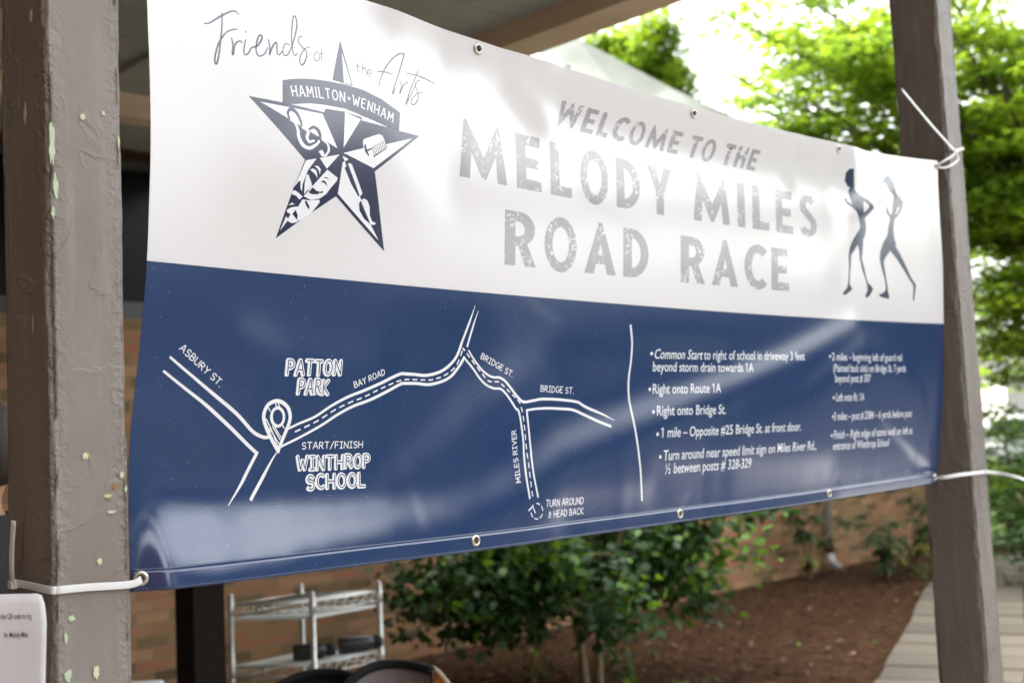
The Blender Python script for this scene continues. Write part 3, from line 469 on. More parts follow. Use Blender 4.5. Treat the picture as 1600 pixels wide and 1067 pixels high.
dv=Art(); dv.add(ribbon(spline(pt(ART['div']),8),.0052)); dv.build('divider_line',M['print'],banner)
# --- hand-lettered names on the map
for e in ART['lab']:
    t=e[0]; ax,ay,bx_,by_,cap=[q/1e4 for q in e[1:6]]; style,sw=e[6:8]
    st,wd=label_strokes(t,.22 if style==0 else .26)
    L=math.hypot(bx_-ax,by_-ay); kx=L/wd; dx,dy=(bx_-ax)/L,(by_-ay)/L
    A_=Art(.0002); I_=Art(.00042)
    def P_(p,ox=0,oy=0): x=p[0]*kx+ox; y=p[1]*cap+oy; return (ax+dx*x-dy*y, ay+dy*x+dx*y)
    for s in [c_ for s_ in st for c_ in split_corners(s_)]:
        if len(s)==2: s=[s[0],((s[0][0]+s[1][0])/2,(s[0][1]+s[1][1])/2),s[1]]
        q=[P_(p) for p in s]
        if style==0: A_.add(ribbon(q,cap*.155))
        else:
            A_.add(ribbon(q,cap*.33)); A_.add(ribbon([P_(p,-cap*.05,-cap*.03) for p in s],cap*.27))
            I_.add(ribbon([P_(p,cap*.05,cap*.01) for p in s],cap*.075))
    o=A_.build('place_name' if style else 'street_name',M['print'],banner)
    if style: I_.build('inline',M['blue'],o)
# --- printed directions, built-in sans serif, narrowed
def text2d(body,bold=.004,shear=0):
    c=bpy.data.curves.new('t','FONT'); c.body=body; c.resolution_u=3; c.offset=bold; c.shear=shear; c.fill_mode='FRONT'; c.dimensions='2D'
    return c2m(c)
for i,e in enumerate(ART['txt']):
    t=e[0]; q=pt(e[1:]); a,b=q[0],q[1]
    if t.startswith('Common Start'):
        v,f=text2d('Common Start',.005,.22); v2,f2=text2d('to right of school in driveway 3 feet',.005); sh=max(x for x,y in v)+.17
        v=v+[(x+sh,y) for x,y in v2]; f=f+[tuple(k+len(v)-len(v2) for k in g) for g in f2]
    else: v,f=text2d(t,.005)
    for k_,ch in enumerate(t):
        if ch=='1':     # the built-in font's 1 has no flag
            xr=max(x for x,y in text2d(t[:k_+1],.005)[0]); n0=len(v); v=v+[(xr-.105,.687),(xr-.105,.575),(xr-.25,.49),(xr-.25,.585)]; f=f+[(n0,n0+3,n0+2,n0+1)]
    x0=min(x for x,y in v); x1=max(x for x,y in v); L=math.hypot(b[0]-a[0],b[1]-a[1]); k=L/(x1-x0); cap=.0205/.69 if i<7 else .0195/.69
    dx,dy=(b[0]-a[0])/L,(b[1]-a[1])/L
    A_=Art(); A_.add(([(a[0]+dx*(x-x0)*k-dy*y*cap, a[1]+dy*(x-x0)*k+dx*y*cap) for x,y in v],f))
    if len(q)>2:
        cx,cy=q[2]; A_.add(fill2d([[(cx+.0042*cos(z*pi/8),cy+.0036*sin(z*pi/8)) for z in range(16)]]))
    A_.build('direction_text',M['print'],banner,.010)
# --- big grey title
def ell(cx,cy,rx,ry,n=40): return [(cx+rx*cos(2*pi*k/n),cy+ry*sin(2*pi*k/n)) for k in range(n)]
def rib_out(p,w):
    v,f=ribbon(p,w,round_=False); k=len(v)//2; return [v[:k]+v[k:][::-1]]
t_=.2
B={'E':(.52,[[(0,0),(.52,0),(.52,.19),(.2,.19),(.2,.405),(.46,.405),(.46,.59),(.2,.59),(.2,.81),(.5,.81),(.5,1),(0,1)]]),
'L':(.47,[[(0,0),(.47,0),(.47,.19),(.2,.19),(.2,1),(0,1)]]),'I':(.2,[[(0,0),(.2,0),(.2,1),(0,1)]]),
'T':(.54,[[(.17,0),(.37,0),(.37,.81),(.54,.81),(.54,1),(0,1),(0,.81),(.17,.81)]]),
'H':(.6,[[(0,0),(.2,0),(.2,.4),(.4,.4),(.4,0),(.6,0),(.6,1),(.4,1),(.4,.59),(.2,.59),(.2,1),(0,1)]]),
'M':(.92,[[(0,.0),(.19,0),(.23,.46),(.43,.02),(.50,.02),(.70,.46),(.73,0),(.92,0),(.79,1),(.74,1),(.465,.40),(.16,1.02),(.11,1.02)]]),
'W':(.92,[[(.0,1),(.19,1),(.235,.5),(.43,1.0),(.49,1.0),(.685,.5),(.73,1),(.92,1),(.76,-.02),(.70,-.02),(.46,.56),(.22,-.02),(.16,-.02)]]),
'Y':(.66,[[(.23,0),(.43,0),(.43,.44),(.66,1),(.45,1),(.335,.64),(.21,1),(0,1),(.23,.44)]]),
'O':(.66,[ell(.33,.49,.33,.53),ell(.33,.49,.17,.34)]),
'D':(.6,[[(0,0),(.2,0)]+arc(.2,.5,.4,.5,-85,85,16)+[(.2,1),(0,1)],[(.2,.19)]+arc(.2,.5,.21,.31,-88,88,12)+[(.2,.81)]]),
'R':(.6,[[(0,0),(.2,0),(.2,.36),(.26,.36),(.39,0),(.6,0),(.43,.41)]+arc(.27,.69,.31,.31,-55,88,12)+[(0,1)],[(.2,.54)]+arc(.24,.68,.14,.14,-85,85,8)+[(.2,.82)]]),
'A':(.7,[[(0,0),(.2,0),(.25,.2),(.45,.2),(.5,0),(.7,0),(.39,1.03),(.31,1.03)],[(.3,.38),(.40,.38),(.35,.62)]]),
'C':(.6,rib_out(arc(.38,.5,.28,.42,48,312,22),.2)),
'S':(.54,rib_out(arc(.28,.73,.175,.19,28,225,12)[:-1]+[(.25,.53),(.33,.46)]+arc(.26,.27,.185,.19,40,-155,12),.185)),
' ':(.22,[])}
def title(text,a,b,cap,shear=0,gap=.17,parent=banner,name='title_word'):
    x=0; A_=Art(.00018); L=[]
    for ch in text:
        ad,pl=B[ch]; L.append((x,pl)); x+=ad+(gap if ch!=' ' else .1)
    W=x-gap; d=math.hypot(b[0]-a[0],b[1]-a[1]); k=d/W; dx,dy=(b[0]-a[0])/d,(b[1]-a[1])/d
    for ox,pl in L:
        if not pl: A_.build(name,M['grey'],parent); A_=Art(.00018); continue
        v,f=fill2d([[(ox+px_,py) for px_,py in p] for p in pl])
        A_.add(([(a[0]+dx*(px_*k+shear*py*cap)-dy*py*cap, a[1]+dy*px_*k+dx*py*cap) for px_,py in v],f))
    return A_.build(name,M['grey'],parent)
title('WELCOME TO THE',(.807,.794),(1.478,.797),.054,.42,.16)
title('MELODY',(.566,.652),(1.165,.650),.107,0,.2); title('MILES',(1.239,.651),(1.752,.655),.108,0,.2)
title('ROAD',(.676,.502),(1.085,.505),.104,0,.17); title('RACE',(1.193,.505),(1.615,.508),.106,0,.17)
# --- script lettering
sc_=Art(.00018)
for i_,(wd,p) in enumerate(ART['script']):
    if i_ in (8,11,15): sc_.build('script_word',M['inkpen'],banner); sc_=Art(.00018)
    q=spline(pt(p),5) if len(p)>4 else pt(p); sc_.add(ribbon(q,wd/1e4*1.1,wd/1e4*1.85,wd/1e4*1.05))
sc_.build('script_word',M['inkpen'],banner)
# --- star emblem: layered facets, ribbon with lettering
se=empty('star_emblem'); se.parent=banner
lay={}
for c_,l_,p in ART['star']:
    q=pt(p); l_=l_+.5 if (l_==2 and q[0][0]<.30) else l_; lay.setdefault((l_,c_),Art(.00015+.00011*int(l_))).add(fill2d([q]))
names={(0,0):'star_body',(1,1):'light_facets',(2,0):'brush_dark',(2.5,0):'mask_features',(2.5,1):'mask_light',(2,1):'light_detail',(3,0):'microphone_grille',(4,0):'ribbon'}  # the dark brush layer is the printed dark half of the paintbrush
for k,A_ in lay.items(): A_.build(names[k],M['print'] if k[1] else M['ink'],se)
for c_,nm in ((0,'clef_dark'),(1,'clef_light')):
    A_=Art(.00037+.0001*c_)
    for cc,wd,p in ART['clef']:
        if cc==c_: A_.add(ribbon(spline(pt(p),5),wd/5.333*.001*.55,wd/5.333*.001*1.05,wd/5.333*.001*.6))
    A_.build(nm,M['print'] if c_ else M['ink'],se)
rb=Art(.00075); path=np.array(spline(pt(ART['rib']),8)); ss=np.concatenate([[0],np.cumsum(np.linalg.norm(np.diff(path,axis=0),axis=1))])
x=0; glyphs=[]
for ch in 'HAMILTON*WENHAM':
    if ch=='*': glyphs.append((x,ch)); x+=.42+.3; continue
    glyphs.append((x,ch)); x+=(G[ch][0] if ch!='I' else .12)+.32
W=x-.32; k=ss[-1]/W; cap=.0155
for ox,ch in glyphs:
    def P3(px_,py):
        s=(ox+px_)*k; cx,cy=np.interp(s,ss,path[:,0]),np.interp(s,ss,path[:,1]); e=.004
        tx,ty=np.interp(s+e,ss,path[:,0])-np.interp(s-e,ss,path[:,0]),np.interp(s+e,ss,path[:,1])-np.interp(s-e,ss,path[:,1]); l=math.hypot(tx,ty) or 1
        return (cx-ty/l*py*cap,cy+tx/l*py*cap)
    if ch=='*':
        rb.add(fill2d([[P3(.2+(.3 if i%2==0 else .12)*sin(i*pi/5),.5+(.26 if i%2==0 else .1)*cos(i*pi/5)) for i in range(10)]])); continue
    sts=[[(.06,0),(.06,1)]] if ch=='I' else G[ch][1]
    for s in [c_ for s_ in sts for c_ in split_corners(s_)]:
        q=[P3(*p) for p in (s if len(s)>2 else [s[0],((s[0][0]+s[1][0])/2,(s[0][1]+s[1][1])/2),s[1]])]; rb.add(ribbon(q,.0023,round_=False))
        for e_ in (s[0],s[-1]):
            if e_[1] in (0,1) and ch not in 'TOE': rb.add(ribbon([P3(e_[0]-.12,e_[1]),P3(e_[0]+.12,e_[1])],.0011,round_=False))
rb.build('ribbon_lettering',M['print'],se)
for o_,h_ in ART['run']:
    A_=Art(.00018); A_.add(fill2d([pt(o_),pt(h_)])); A_.build('runner_silhouette',M['runner'],banner)
# --- grommets
def grommet(u,v):
    p=S(u,v)[0]; e=.006; a=S(u+e,v)[0]-S(u-e,v)[0]; b=S(u,v+e)[0]-S(u,v-e)[0]; X=Vector(a).normalized(); Z=X.cross(Vector(b)).normalized(); Y=Z.cross(X)
    mt=Matrix.Translation(Vector(p)+Z*.0012)@Matrix((X,Y,Z)).transposed().to_4x4()
    bm=bmesh.new(); lathe(bm,[(.0052,-.0008),(.0053,.0012),(.0062,.0022),(.0080,.0021),(.0096,.0011),(.0102,-.0002)],28,mt); o=fin('grommet',bm,M['nickel'],banner,True)
    bm=bmesh.new(); r=lathe(bm,[(.0054,.0004),(.0001,.0004)],20,mt); fin('hole',bm,M['hole'],o)
for u in (.013,.614,1.219,1.827,2.428): grommet(u,.0165)
for u in (.012,.614,1.231,1.843,2.428): grommet(u,HT-.0155)

# ------------------------------------------------------------------ posts
def make_post(x0,y0,a,b,h,seed,label,bump=1.):  # bump scales the paint colour, with shade put in on the right post
    P=empty('wooden_post',(x0+a/2,y0+b/2,0)); tag(P,label,'post')
    per=[]; r=.006
    def side(p,q,n_): return [(p[0]+(q[0]-p[0])*i/n_,p[1]+(q[1]-p[1])*i/n_) for i in range(n_)]
    c=[(-a/2,-b/2),(a/2,-b/2),(a/2,b/2),(-a/2,b/2)]
    for i in range(4):
        p,q=Vector(c[i]),Vector(c[(i+1)%4]); d=(q-p).normalized(); L=(q-p).length; pr=Vector(c[i-1]); din=(p-pr).normalized()
        for k in range(3): per.append((p+d*r*(k/2)*.9-din*r*(1-k/2)*.9,1.))
        ts=[.05,.1,.2,.3,.4,.5,.6,.7,.8,.9,.95]
        for t in ts:
            ed=max(0,1-min(t,1-t)*L/.026); per.append((p+(q-p)*t,ed*.9))
    n_=len(per); rows=int(h/.0125); rg=np.random.default_rng(seed); V=[];E=[]
    ph=rg.uniform(0,6,8)
    for j in range(rows+1):
        z=h*j/rows
        for k_,(p,ed) in enumerate(per):
            p=Vector(p); dn=p.normalized()
            nse=.0011*(sin(z*9+ph[0]+k_*.9)+sin(z*23+ph[1]+k_*1.7)*.6+sin(z*61+ph[2]+k_*2.3)*.5)*(.35+ed)*.6
            if ed>.8: nse-=.0022*max(0,sin(z*17+ph[3]+k_)*sin(z*41+ph[4])*sin(z*7+ph[5]+k_*.01))*2
            q=p+dn*nse; V.append((q.x,q.y,z)); E.append(ed)
    F=[(j*n_+k_,j*n_+(k_+1)%n_,(j+1)*n_+(k_+1)%n_,(j+1)*n_+k_) for j in range(rows) for k_ in range(n_)]
    F.append(tuple(range(n_))[::-1]); F.append(tuple(rows*n_+k_ for k_ in range(n_)))
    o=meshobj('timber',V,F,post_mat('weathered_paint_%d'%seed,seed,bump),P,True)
    at=o.data.attributes.new('edge','FLOAT','POINT'); at.data.foreach_set('value',E)
    return P
PA,PB,PD=.1035,.1443,2.6326
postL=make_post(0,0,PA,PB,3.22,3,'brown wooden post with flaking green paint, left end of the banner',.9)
postR=make_post(PD,0,PA,PB,3.22,8,'brown wooden post with chipped white edges, right end of the banner',.68)  # paint tone lowered to stand in for tree shade on this post
def chip(post,x,y,z,face,w_,h_,m,seed):
    """a patch where the top coat has flaked off; face 'f' = front, 's' = left side"""
    rg=random.Random(seed); n_=18; pts=[]
    for k in range(n_):
        r=rg.uniform(.55,1.0); a=2*pi*k/n_; pts.append((w_/2*r*cos(a),h_/2*r*sin(a)))
    c=[(0,0)]+pts; off=.0016
    V=[((x+px_,y-off,z+pz) if face=='f' else (x-off,y-px_,z+pz)) for px_,pz in c]
    l=post.location; V=[(a-l.x,b-l.y,cc-l.z) for a,b,cc in V]
    meshobj('bare_patch',V,[(0,1+k,1+(k+1)%n_) for k in range(n_)],m,post)
M['mint']=simple('old_mint_paint',(.42,.52,.36),(.58,.62,.42),60,.8,.2,.6,.003); M['straw']=simple('old_cream_paint',(.60,.53,.30),(.68,.64,.45),60,.8,.2,.6,.003); M['rustspot']=simple('orange_wood',(.35,.13,.03),(.5,.25,.08),80,.8,.2,.6,.003)
# CHIPS
for args in [(.006,0,1.905,'f',.010,.075,'mint',1),(.010,0,1.850,'f',.008,.040,'mint',2),(.048,0,1.947,'f',.009,.011,'straw',3),(.077,0,1.956,'f',.006,.008,'straw',4),(0,.062,1.956,'s',.012,.038,'straw',5),(0,.039,2.085,'s',.012,.024,'mint',6),
    (.083,0,1.459,'f',.009,.010,'rustspot',7),(.093,0,1.474,'f',.008,.011,'straw',8),(.073,0,1.448,'f',.016,.006,'straw',9),(.044,0,1.501,'f',.012,.010,'straw',10),(.060,0,1.365,'f',.008,.011,'straw',11),(.078,0,1.427,'f',.014,.006,'mint',12),
    (.016,0,1.228,'f',.013,.020,'mint',13),(.053,0,1.226,'f',.010,.022,'straw',14),(.022,0,1.298,'f',.010,.010,'mint',15),(.014,0,1.275,'f',.006,.016,'mint',16),(.006,0,1.815,'f',.006,.018,'mint',17),(0,.047,1.676,'s',.006,.03,'mint',18),(.098,0,1.455,'f',.005,.012,'mint',19),(.098,0,1.92,'f',.004,.02,'straw',20)]:
    chip(postL,*args[:6],M[args[6]],args[7])

# ------------------------------------------------------------------ cable ties
def tie(name,label,segs,head,hdir,grp='white cable ties holding the banner'):
    T=empty(name,head); tag(T,label,'cable tie',grp)
    bm=bmesh.new()
    for pts,nr,wd in segs: strap(bm,[Vector(p)-Vector(head) for p in pts],nr,wd,.0016)
    fin('strap',bm,M['tie'],T,True)
    bm=bmesh.new(); bx(bm,-.007,.007,-.0042,.0042,-.0055,.0055,.0015)
    o=fin('head',bm,M['tie'],T,True); o.rotation_euler=hdir
    return T
def sp3(p,n_=5): return spline(p,n_)
GL=surf(.013,.0165,NG)[0]; GR=surf(2.428,.0165,NG)[0]; GT=surf(2.428,HT-.0155,NG)[0]
# TIES
p1=sp3([(GL[0]+.002,GL[1]+.004,GL[2]),(GL[0]-.003,GL[1]-.004,GL[2]-.002),(.098,-.0045,1.331),(.046,-.0035,1.334),(.002,-.0040,1.3355)],6)
n1=[(0,-1,0)]*len(p1)
p2=sp3([(.002,-.0040,1.3355),(-.004,.003,1.336),(-.0055,.055,1.3385),(-.006,.107,1.340)],6); n2=[(-.7,-.7,0)]*4+[(-1,0,0)]*(len(p2)-4)
p3=sp3([(-.010,.100,1.337),(-.014,.094,1.355),(-.016,.088,1.385),(-.016,.081,1.422)],6); n3=[(-1,-.2,0)]*len(p3)
tie('cable_tie','white cable tie around the left post at the banner bottom corner, tail upright',[(p1,n1,.0098),(p2,n2,.0098),(p3,n3,.0095)],(-.009,.104,1.338),(0,0,pi/2))
hd=(PD+.034,-.008,2.262)
pa=sp3([(GT[0]+.004,GT[1]+.004,GT[2]),(PD-.043,-.010,2.224),(PD+.010,-.012,2.246),hd],5)
pb=sp3([(GT[0]+.004,GT[1]-.004,GT[2]-.004),(PD-.034,-.012,2.206),(PD+.036,-.014,2.236),(hd[0]+.006,hd[1]-.002,hd[2]-.004)],5)
pc=sp3([hd,(PD-.03,-.014,2.279),(PD-.132,-.021,2.310),(PD-.226,-.026,2.344),(PD-.313,-.030,2.378)],6)
pd=sp3([hd,(PD+.07,-.0035,2.272),(PD+PA,-.003,2.281),(PD+PA+.004,.02,2.28),(PD+PA+.003,PB,2.27),(PD+.05,PB+.004,2.26),(PD-.003,PB,2.25)],4)
tie('cable_tie','white cable tie looped at the top right banner corner, tail sticking up to the left',[(pa,[(0,-1,.3)]*len(pa),.0055),(pb,[(0,-1,.3)]*len(pb),.0055),(pc,[(-.3,-1,.2)]*len(pc),.009),(pd,[(0,-1,0)]*9+[(1,0,0)]*8+[(0,1,0)]*(len(pd)-17),.0085)],hd,(0,-.4,0))
hd=(PD+.079,-.006,1.3375)
pa=sp3([(GR[0]+.002,GR[1]+.006,GR[2]),(GR[0]-.010,GR[1]-.030,GR[2]),(PD-.08,-.002,1.338),(PD-.004,-.0045,1.338),hd],6)
pb=sp3([hd,(2.738,-.03,1.332),(2.728,-.07,1.325),(2.691,-.12,1.316),(2.64,-.17,1.303)],6)
tie('cable_tie','white cable tie at the bottom right banner corner, tail flying out to the right',[(pa,[(-.5,-1,0)]*len(pa),.0105),(pb,[(-.75,-.6,.1)]*len(pb),.0105)],hd,(0,0,0))

# ------------------------------------------------------------------ paper notice on the left post's side
def notice():
    N=empty('paper_notice',(-.03,.12,1.2)); tag(N,'white paper notice with small print curling on the left post side','notice')
    W_,H_=.216,.279
    def sp(a,b): # a from near (right) edge to far edge, b down
        y=-.034+.012*min(1,max(0,(.03-b)/.03))+a*.92; y-=.14*a; x=-.020-.50*a-.012*sin(a/W_*pi*.5)-.020*max(0,(.05-a)/.05)**2*.3-.01*(b/H_)
        if a<.03: x+=.003*((.03-a)/.03)**2
        return (x+.03, y-.12, 1.336-b-1.2)
    nu,nv=24,24; V=[];F=[]
    for i in range(nu+1):
        for j in range(nv+1):
            a=W_*i/nu; b=H_*j/nv
            rr=.007; 
            if a<rr and b<rr: # rounded, curled corner
                d=math.hypot(rr-a,rr-b)
                if d>rr: k=rr/d; a=rr-(rr-a)*k; b=rr-(rr-b)*k
            V.append(sp(a,b))
    F=[(i*(nv+1)+j,(i+1)*(nv+1)+j,(i+1)*(nv+1)+j+1,i*(nv+1)+j+1) for i in range(nu) for j in range(nv)]
    o=meshobj('sheet',V,F,M['paper'],N,True); s=o.modifiers.new('t','SOLIDIFY'); s.thickness=.0003
    for txt,top,h,a0,a1 in (('Scan the QR code to reg',.029,.0065,.020,.074),('for Melody Miles',.051,.0065,.025,.059)):
        v,f=text2d(txt,.004); x0=min(x for x,y in v); x1=max(x for x,y in v)
        V=[]
        for x,y in v:
            a=a1-(x-x0)/(x1-x0)*(a1-a0); q=sp(a,top-y*h/.69); V.append((q[0]-.0012,q[1],q[2]))
        meshobj('print',V,f,M['papertext'],o)
notice()

# ------------------------------------------------------------------ ground, paths
def plane_struct(name,x0,x1,y0,y1,z,m):
    bm=bmesh.new(); vs=[bm.verts.new(p) for p in ((x0,y0,z),(x1,y0,z),(x1,y1,z),(x0,y1,z))]; bm.faces.new(vs); return struct(fin(name,bm,m))
plane_struct('ground',-600,600,-600,600,-.02,M['lawn'])
def bed():
    nu,nv=150,110; x0,x1,y0,y1=3.2,13.,-.5,5.02; rg=np.random.default_rng(2); V=[]
    for i in range(nu+1):
        for j in range(nv+1):
            V.append((x0+(x1-x0)*i/nu,y0+(y1-y0)*j/nv,rg.uniform(-.010,.014)))
    F=[(i*(nv+1)+j,(i+1)*(nv+1)+j,(i+1)*(nv+1)+j+1,i*(nv+1)+j+1) for i in range(nu) for j in range(nv)]
    return struct(meshobj('mulch_bed',V,F,M['mulch']))
bed()
plane_struct('walkway',-8,3.2,-1.2,5.0,.0,M['concrete'])
plane_struct('bounce_apron',-14,14,-6,-1.204,-.004,M['concrete'])  # unseen pale strip added to bounce light onto the ceiling
plane_struct('forecourt',-14,90,-90,-1.204,-.010,M['forecourt'])  # unseen ground, made dark for the banner's reflections
plane_struct('car_park',22,60,-1.2,30,-.01,M['asphalt'])
n=NB(M['stone']); g=n.n("ShaderNodeNewGeometry"); pc=n.ramp(g.outputs["Random Per Island"],[(0,(.085,.074,.058)),(.5,(.125,.108,.084)),(1,(.165,.142,.110))])
n.color(n.mix(n.math('MULTIPLY',n.noise(12,5),.7),pc,(.10,.083,.062)))
def paving():
    bm=bmesh.new(); rg=random.Random(5)
    cen=[(4.6,1.17),(5.65,1.58),(6.5,1.92),(7.45,2.30),(8.45,2.72),(9.5,3.12),(10.7,3.35),(12.0,3.4)]
    P=np.array(spline(cen,30)); s=np.concatenate([[0],np.cumsum(np.linalg.norm(np.diff(P,axis=0),axis=1))]); t=0
    while t<s[-1]-.4:
        q=np.array([np.interp(t+.18,s,P[:,0]),np.interp(t+.18,s,P[:,1])]); q2=np.array([np.interp(t+.2,s,P[:,0]),np.interp(t+.2,s,P[:,1])]); d=(q2-q)/np.linalg.norm(q2-q); nr=np.array([-d[1],d[0]])
        wd=.385+rg.uniform(-.006,.006); ln=.166; z=.04+rg.uniform(-.004,.004); r=bmesh.ops.create_cube(bm,size=1)
        for v in r['verts']:
            w_=q+d*v.co.x*2*ln+nr*v.co.y*2*wd; v.co=Vector((w_[0],w_[1],z-.03+(v.co.z+.5)*.05))
        bmesh.ops.bevel(bm,geom=list({e for v in r['verts'] for e in v.link_edges}),offset=.008,segments=1,affect='EDGES')
        t+=.385
    struct(fin('garden_path',bm,M['stone']))
paving()

# ------------------------------------------------------------------ building behind
BW=empty('school_building',(3,5,0)); tag(BW,'long brick school building with a dark window band behind the banner','building')
def bpart(name,boxes,m,parent=BW,bev=0,loc=(3,5,0)):
    bm=bmesh.new()
    for b in boxes: bx(bm,b[0]-loc[0],b[1]-loc[0],b[2]-loc[1],b[3]-loc[1],b[4]-loc[2],b[5]-loc[2],bev)
    return fin(name,bm,m,parent)
bpart('brick_wall',[(-8,13.4,5.0,5.3,0,2.28),(13.1,13.4,5.3,14.7,0,3.619),(3.4,13.4,5.002,5.298,2.281,3.619),(-8,3.4,5.26,5.298,3.301,3.619)],M['brick'])
bpart('pilaster',[(-.5,2.86,4.88,5.0,0,2.28)],M['brick'])
bpart('window_sill',[(-8,3.4,4.93,5.25,2.282,2.34)],M['frame'])
for i in range(9):
    x=-8+i*1.26; f=bpart('window',[(x,x+.06,5.05,5.14,2.341,3.26),(x+1.2,x+1.26,5.05,5.14,2.341,3.26),(x+.06,x+1.2,5.05,5.14,2.341,2.40),(x+.06,x+1.2,5.05,5.14,3.2,3.26)],M['frame'])
    bpart('pane',[(x+.06,x+1.2,5.09,5.10,2.40,3.2)],M['glass'],f,loc=(0,0,0)).location=(-3,-5,0)
bpart('rear_wall',[(-8,13.4,14.7,15,0,3.619),(-8,-7.7,5.3,14.7,0,3.619)],M['brick'])
bpart('flat_roof',[(-8.2,13.6,5.2,15.2,3.62,3.85)],M['white_paint'])
bpart('added_shade_wall',[(-2.9,-2.6,-12,4.99,0,6.2)],M['brick'])  # added wall out of view, keeps light off the posts' left faces
# ------------------------------------------------------------------ walkway roof over the posts
WR=empty('walkway_roof',(0,2,3.22)); tag(WR,'covered walkway roof with grey boarded ceiling and tan edge beam above the banner','roof')
def rpart(name,boxes,m,bev=0): return bpart(name,boxes,m,WR,bev,(0,2,3.22))
cb=[]
x=-8.
rgc=random.Random(3)
y=-.34
while y<5.0:
    cb.append((-8,3.0,y,min(y+.286,5.19),3.320,3.342+rgc.uniform(0,.003))); y+=.30
rpart('ceiling',cb,M['ceil'])
rpart('end_beam',[(3.0,3.19,-.45,5.2,3.22,3.40)],M['beam'],.004)
rpart('front_beam',[(-8,2.998,-.06+.03,.12,3.22,3.318)],M['beam'])
rpart('roof_deck',[(-8.1,3.3,-.55,5.25,3.41,3.55)],M['white_paint'])
rpart('joist',[(-8,2.999,4.0,4.14,3.2,3.319)],M['beam'])
rpart('joist',[(1.13,1.27,.121,3.999,3.22,3.319)],M['beam'])
bm=bmesh.new(); tube(bm,[(1.95,-2.2,.082),(1.95,2.0,.082)],.012,8)
for yy in (-1.2,-.1,1.0): bx(bm,1.925,1.975,yy-.02,yy+.02,.066,.1)
fin('conduit',bm,M['ceil'],WR,True)
# ------------------------------------------------------------------ white pitched canopy beyond
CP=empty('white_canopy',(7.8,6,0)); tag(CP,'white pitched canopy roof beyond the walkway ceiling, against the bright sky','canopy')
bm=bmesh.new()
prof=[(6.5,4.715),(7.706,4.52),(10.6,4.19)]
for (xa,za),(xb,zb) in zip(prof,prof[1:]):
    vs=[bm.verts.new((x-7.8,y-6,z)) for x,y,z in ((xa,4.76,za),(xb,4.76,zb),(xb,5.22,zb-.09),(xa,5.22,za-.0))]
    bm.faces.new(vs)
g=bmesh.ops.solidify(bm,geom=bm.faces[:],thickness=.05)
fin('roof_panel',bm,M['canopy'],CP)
for x,zt in ((6.7,4.62),(8.4,4.38),(10.3,4.16)):
    bm=bmesh.new(); bx(bm,x-7.8-.05,x-7.8+.05,-.93,-.83,3.86,zt); fin('support',bm,M['white_paint'],CP)

# dark steel column
col=empty('steel_column',(1.78,2.75,0)); tag(col,'dark brown steel column beside the wire shelf','column')
bm=bmesh.new(); bx(bm,-.07,.07,-.07,.07,.012,3.2,.006); fin('shaft',bm,M['darksteel'],col)
bm=bmesh.new(); bx(bm,-.13,.13,-.13,.13,.0005,.012); fin('base_plate',bm,M['darksteel'],col)
# ------------------------------------------------------------------ wire shelf
def shelf():
    A_=np.array((2.209,2.594)); Lf=np.array((1.974,2.829)); Rt=np.array((2.408,2.396)); 
    S_=empty('wire_shelf',(2.19,2.66,0)); tag(S_,'chrome wire shelving rack in front of the brick wall','shelf'); o=np.array((2.19,2.66))
    back=np.array((2.17,2.635))+0*o
    c=[A_,Lf,np.array((2.30,3.02)),np.array((2.55,2.72))]
    c=[np.array(q) for q in ((2.205,2.60),(1.975,2.83),(2.215,3.03),(2.445,2.44))]
    # footprint: two sides from the front post
    e1=np.array((1.93,2.88))-np.array((2.205,2.60)); e2=np.array((2.50,2.52))-np.array((2.205,2.60))
    p0=np.array((2.205,2.60)); e1=np.array((-.215,.27)); e2=np.array((.36,.02))
    c=[p0,p0+e1,p0+e1+e2,p0+e2]
    for q in c:
        bm=bmesh.new(); x,y=q-o; tube(bm,[(x,y,.02),(x,y,.90)],.0115,12); tube(bm,[(x,y,.90),(x,y,.909)],[.0135,.009],12)
        for zz in (.30,.60,.852): tube(bm,[(x,y,zz-.028),(x,y,zz+.022)],[.0148,.0138],12)
        for k in range(33): tube(bm,[(x,y,.05+k*.0254),(x,y,.052+k*.0254)],.0131,12)
        ob=fin('post',bm,M['chrome'],S_,True)
        bm=bmesh.new(); tube(bm,[(x,y,0),(x,y,.02)],[.018,.014],10); fin('foot',bm,M['blackplastic'],ob,True)
    for zz,liner in ((.30,1),(.60,1),(.852,0)):
        bm=bmesh.new()
        for i in range(4):
            a=c[i]-o; b=c[(i+1)%4]-o
            for dz in (.014,-.026): tube(bm,[(*a,zz+dz),(*b,zz+dz)],.0035,6)
            n_=7; zz_=[]
            for k in range(n_*2+1):
                q=a+(b-a)*k/(n_*2); zz_.append((*q,zz+(.014 if k%2 else -.026)))
            tube(bm,zz_,.0030,5)
        for k in range(1,30):
            a=c[0]-o+e2*k/30; b=c[1]-o+e2*k/30; tube(bm,[(*a,zz+.014),(*b,zz+.014)],.0016,5)
        for k in (.33,.66): tube(bm,[(*(c[0]-o+e1*k),zz+.010),(*(c[3]-o+e1*k),zz+.010)],.0028,5)
        sh=fin('wire_tier',bm,M['chrome'],S_,True)
        if liner or True:
            vs=[(*(q-o-(q-o-(e1+e2)/2-(p0-o))*.04),zz+(.0185 if liner else -.052)) for q in c]
            th=.002 if liner else .012; bm=bmesh.new(); lo=[bm.verts.new(v) for v in vs]; hi=[bm.verts.new((v[0],v[1],v[2]+th)) for v in vs]
            bm.faces.new(lo[::-1]); bm.faces.new(hi)
            for i in range(4): bm.faces.new((lo[i],lo[(i+1)%4],hi[(i+1)%4],hi[i]))
            bmesh.ops.recalc_face_normals(bm,faces=bm.faces[:]); fin('liner',bm,M['liner'],sh)
    return c
sc=shelf()
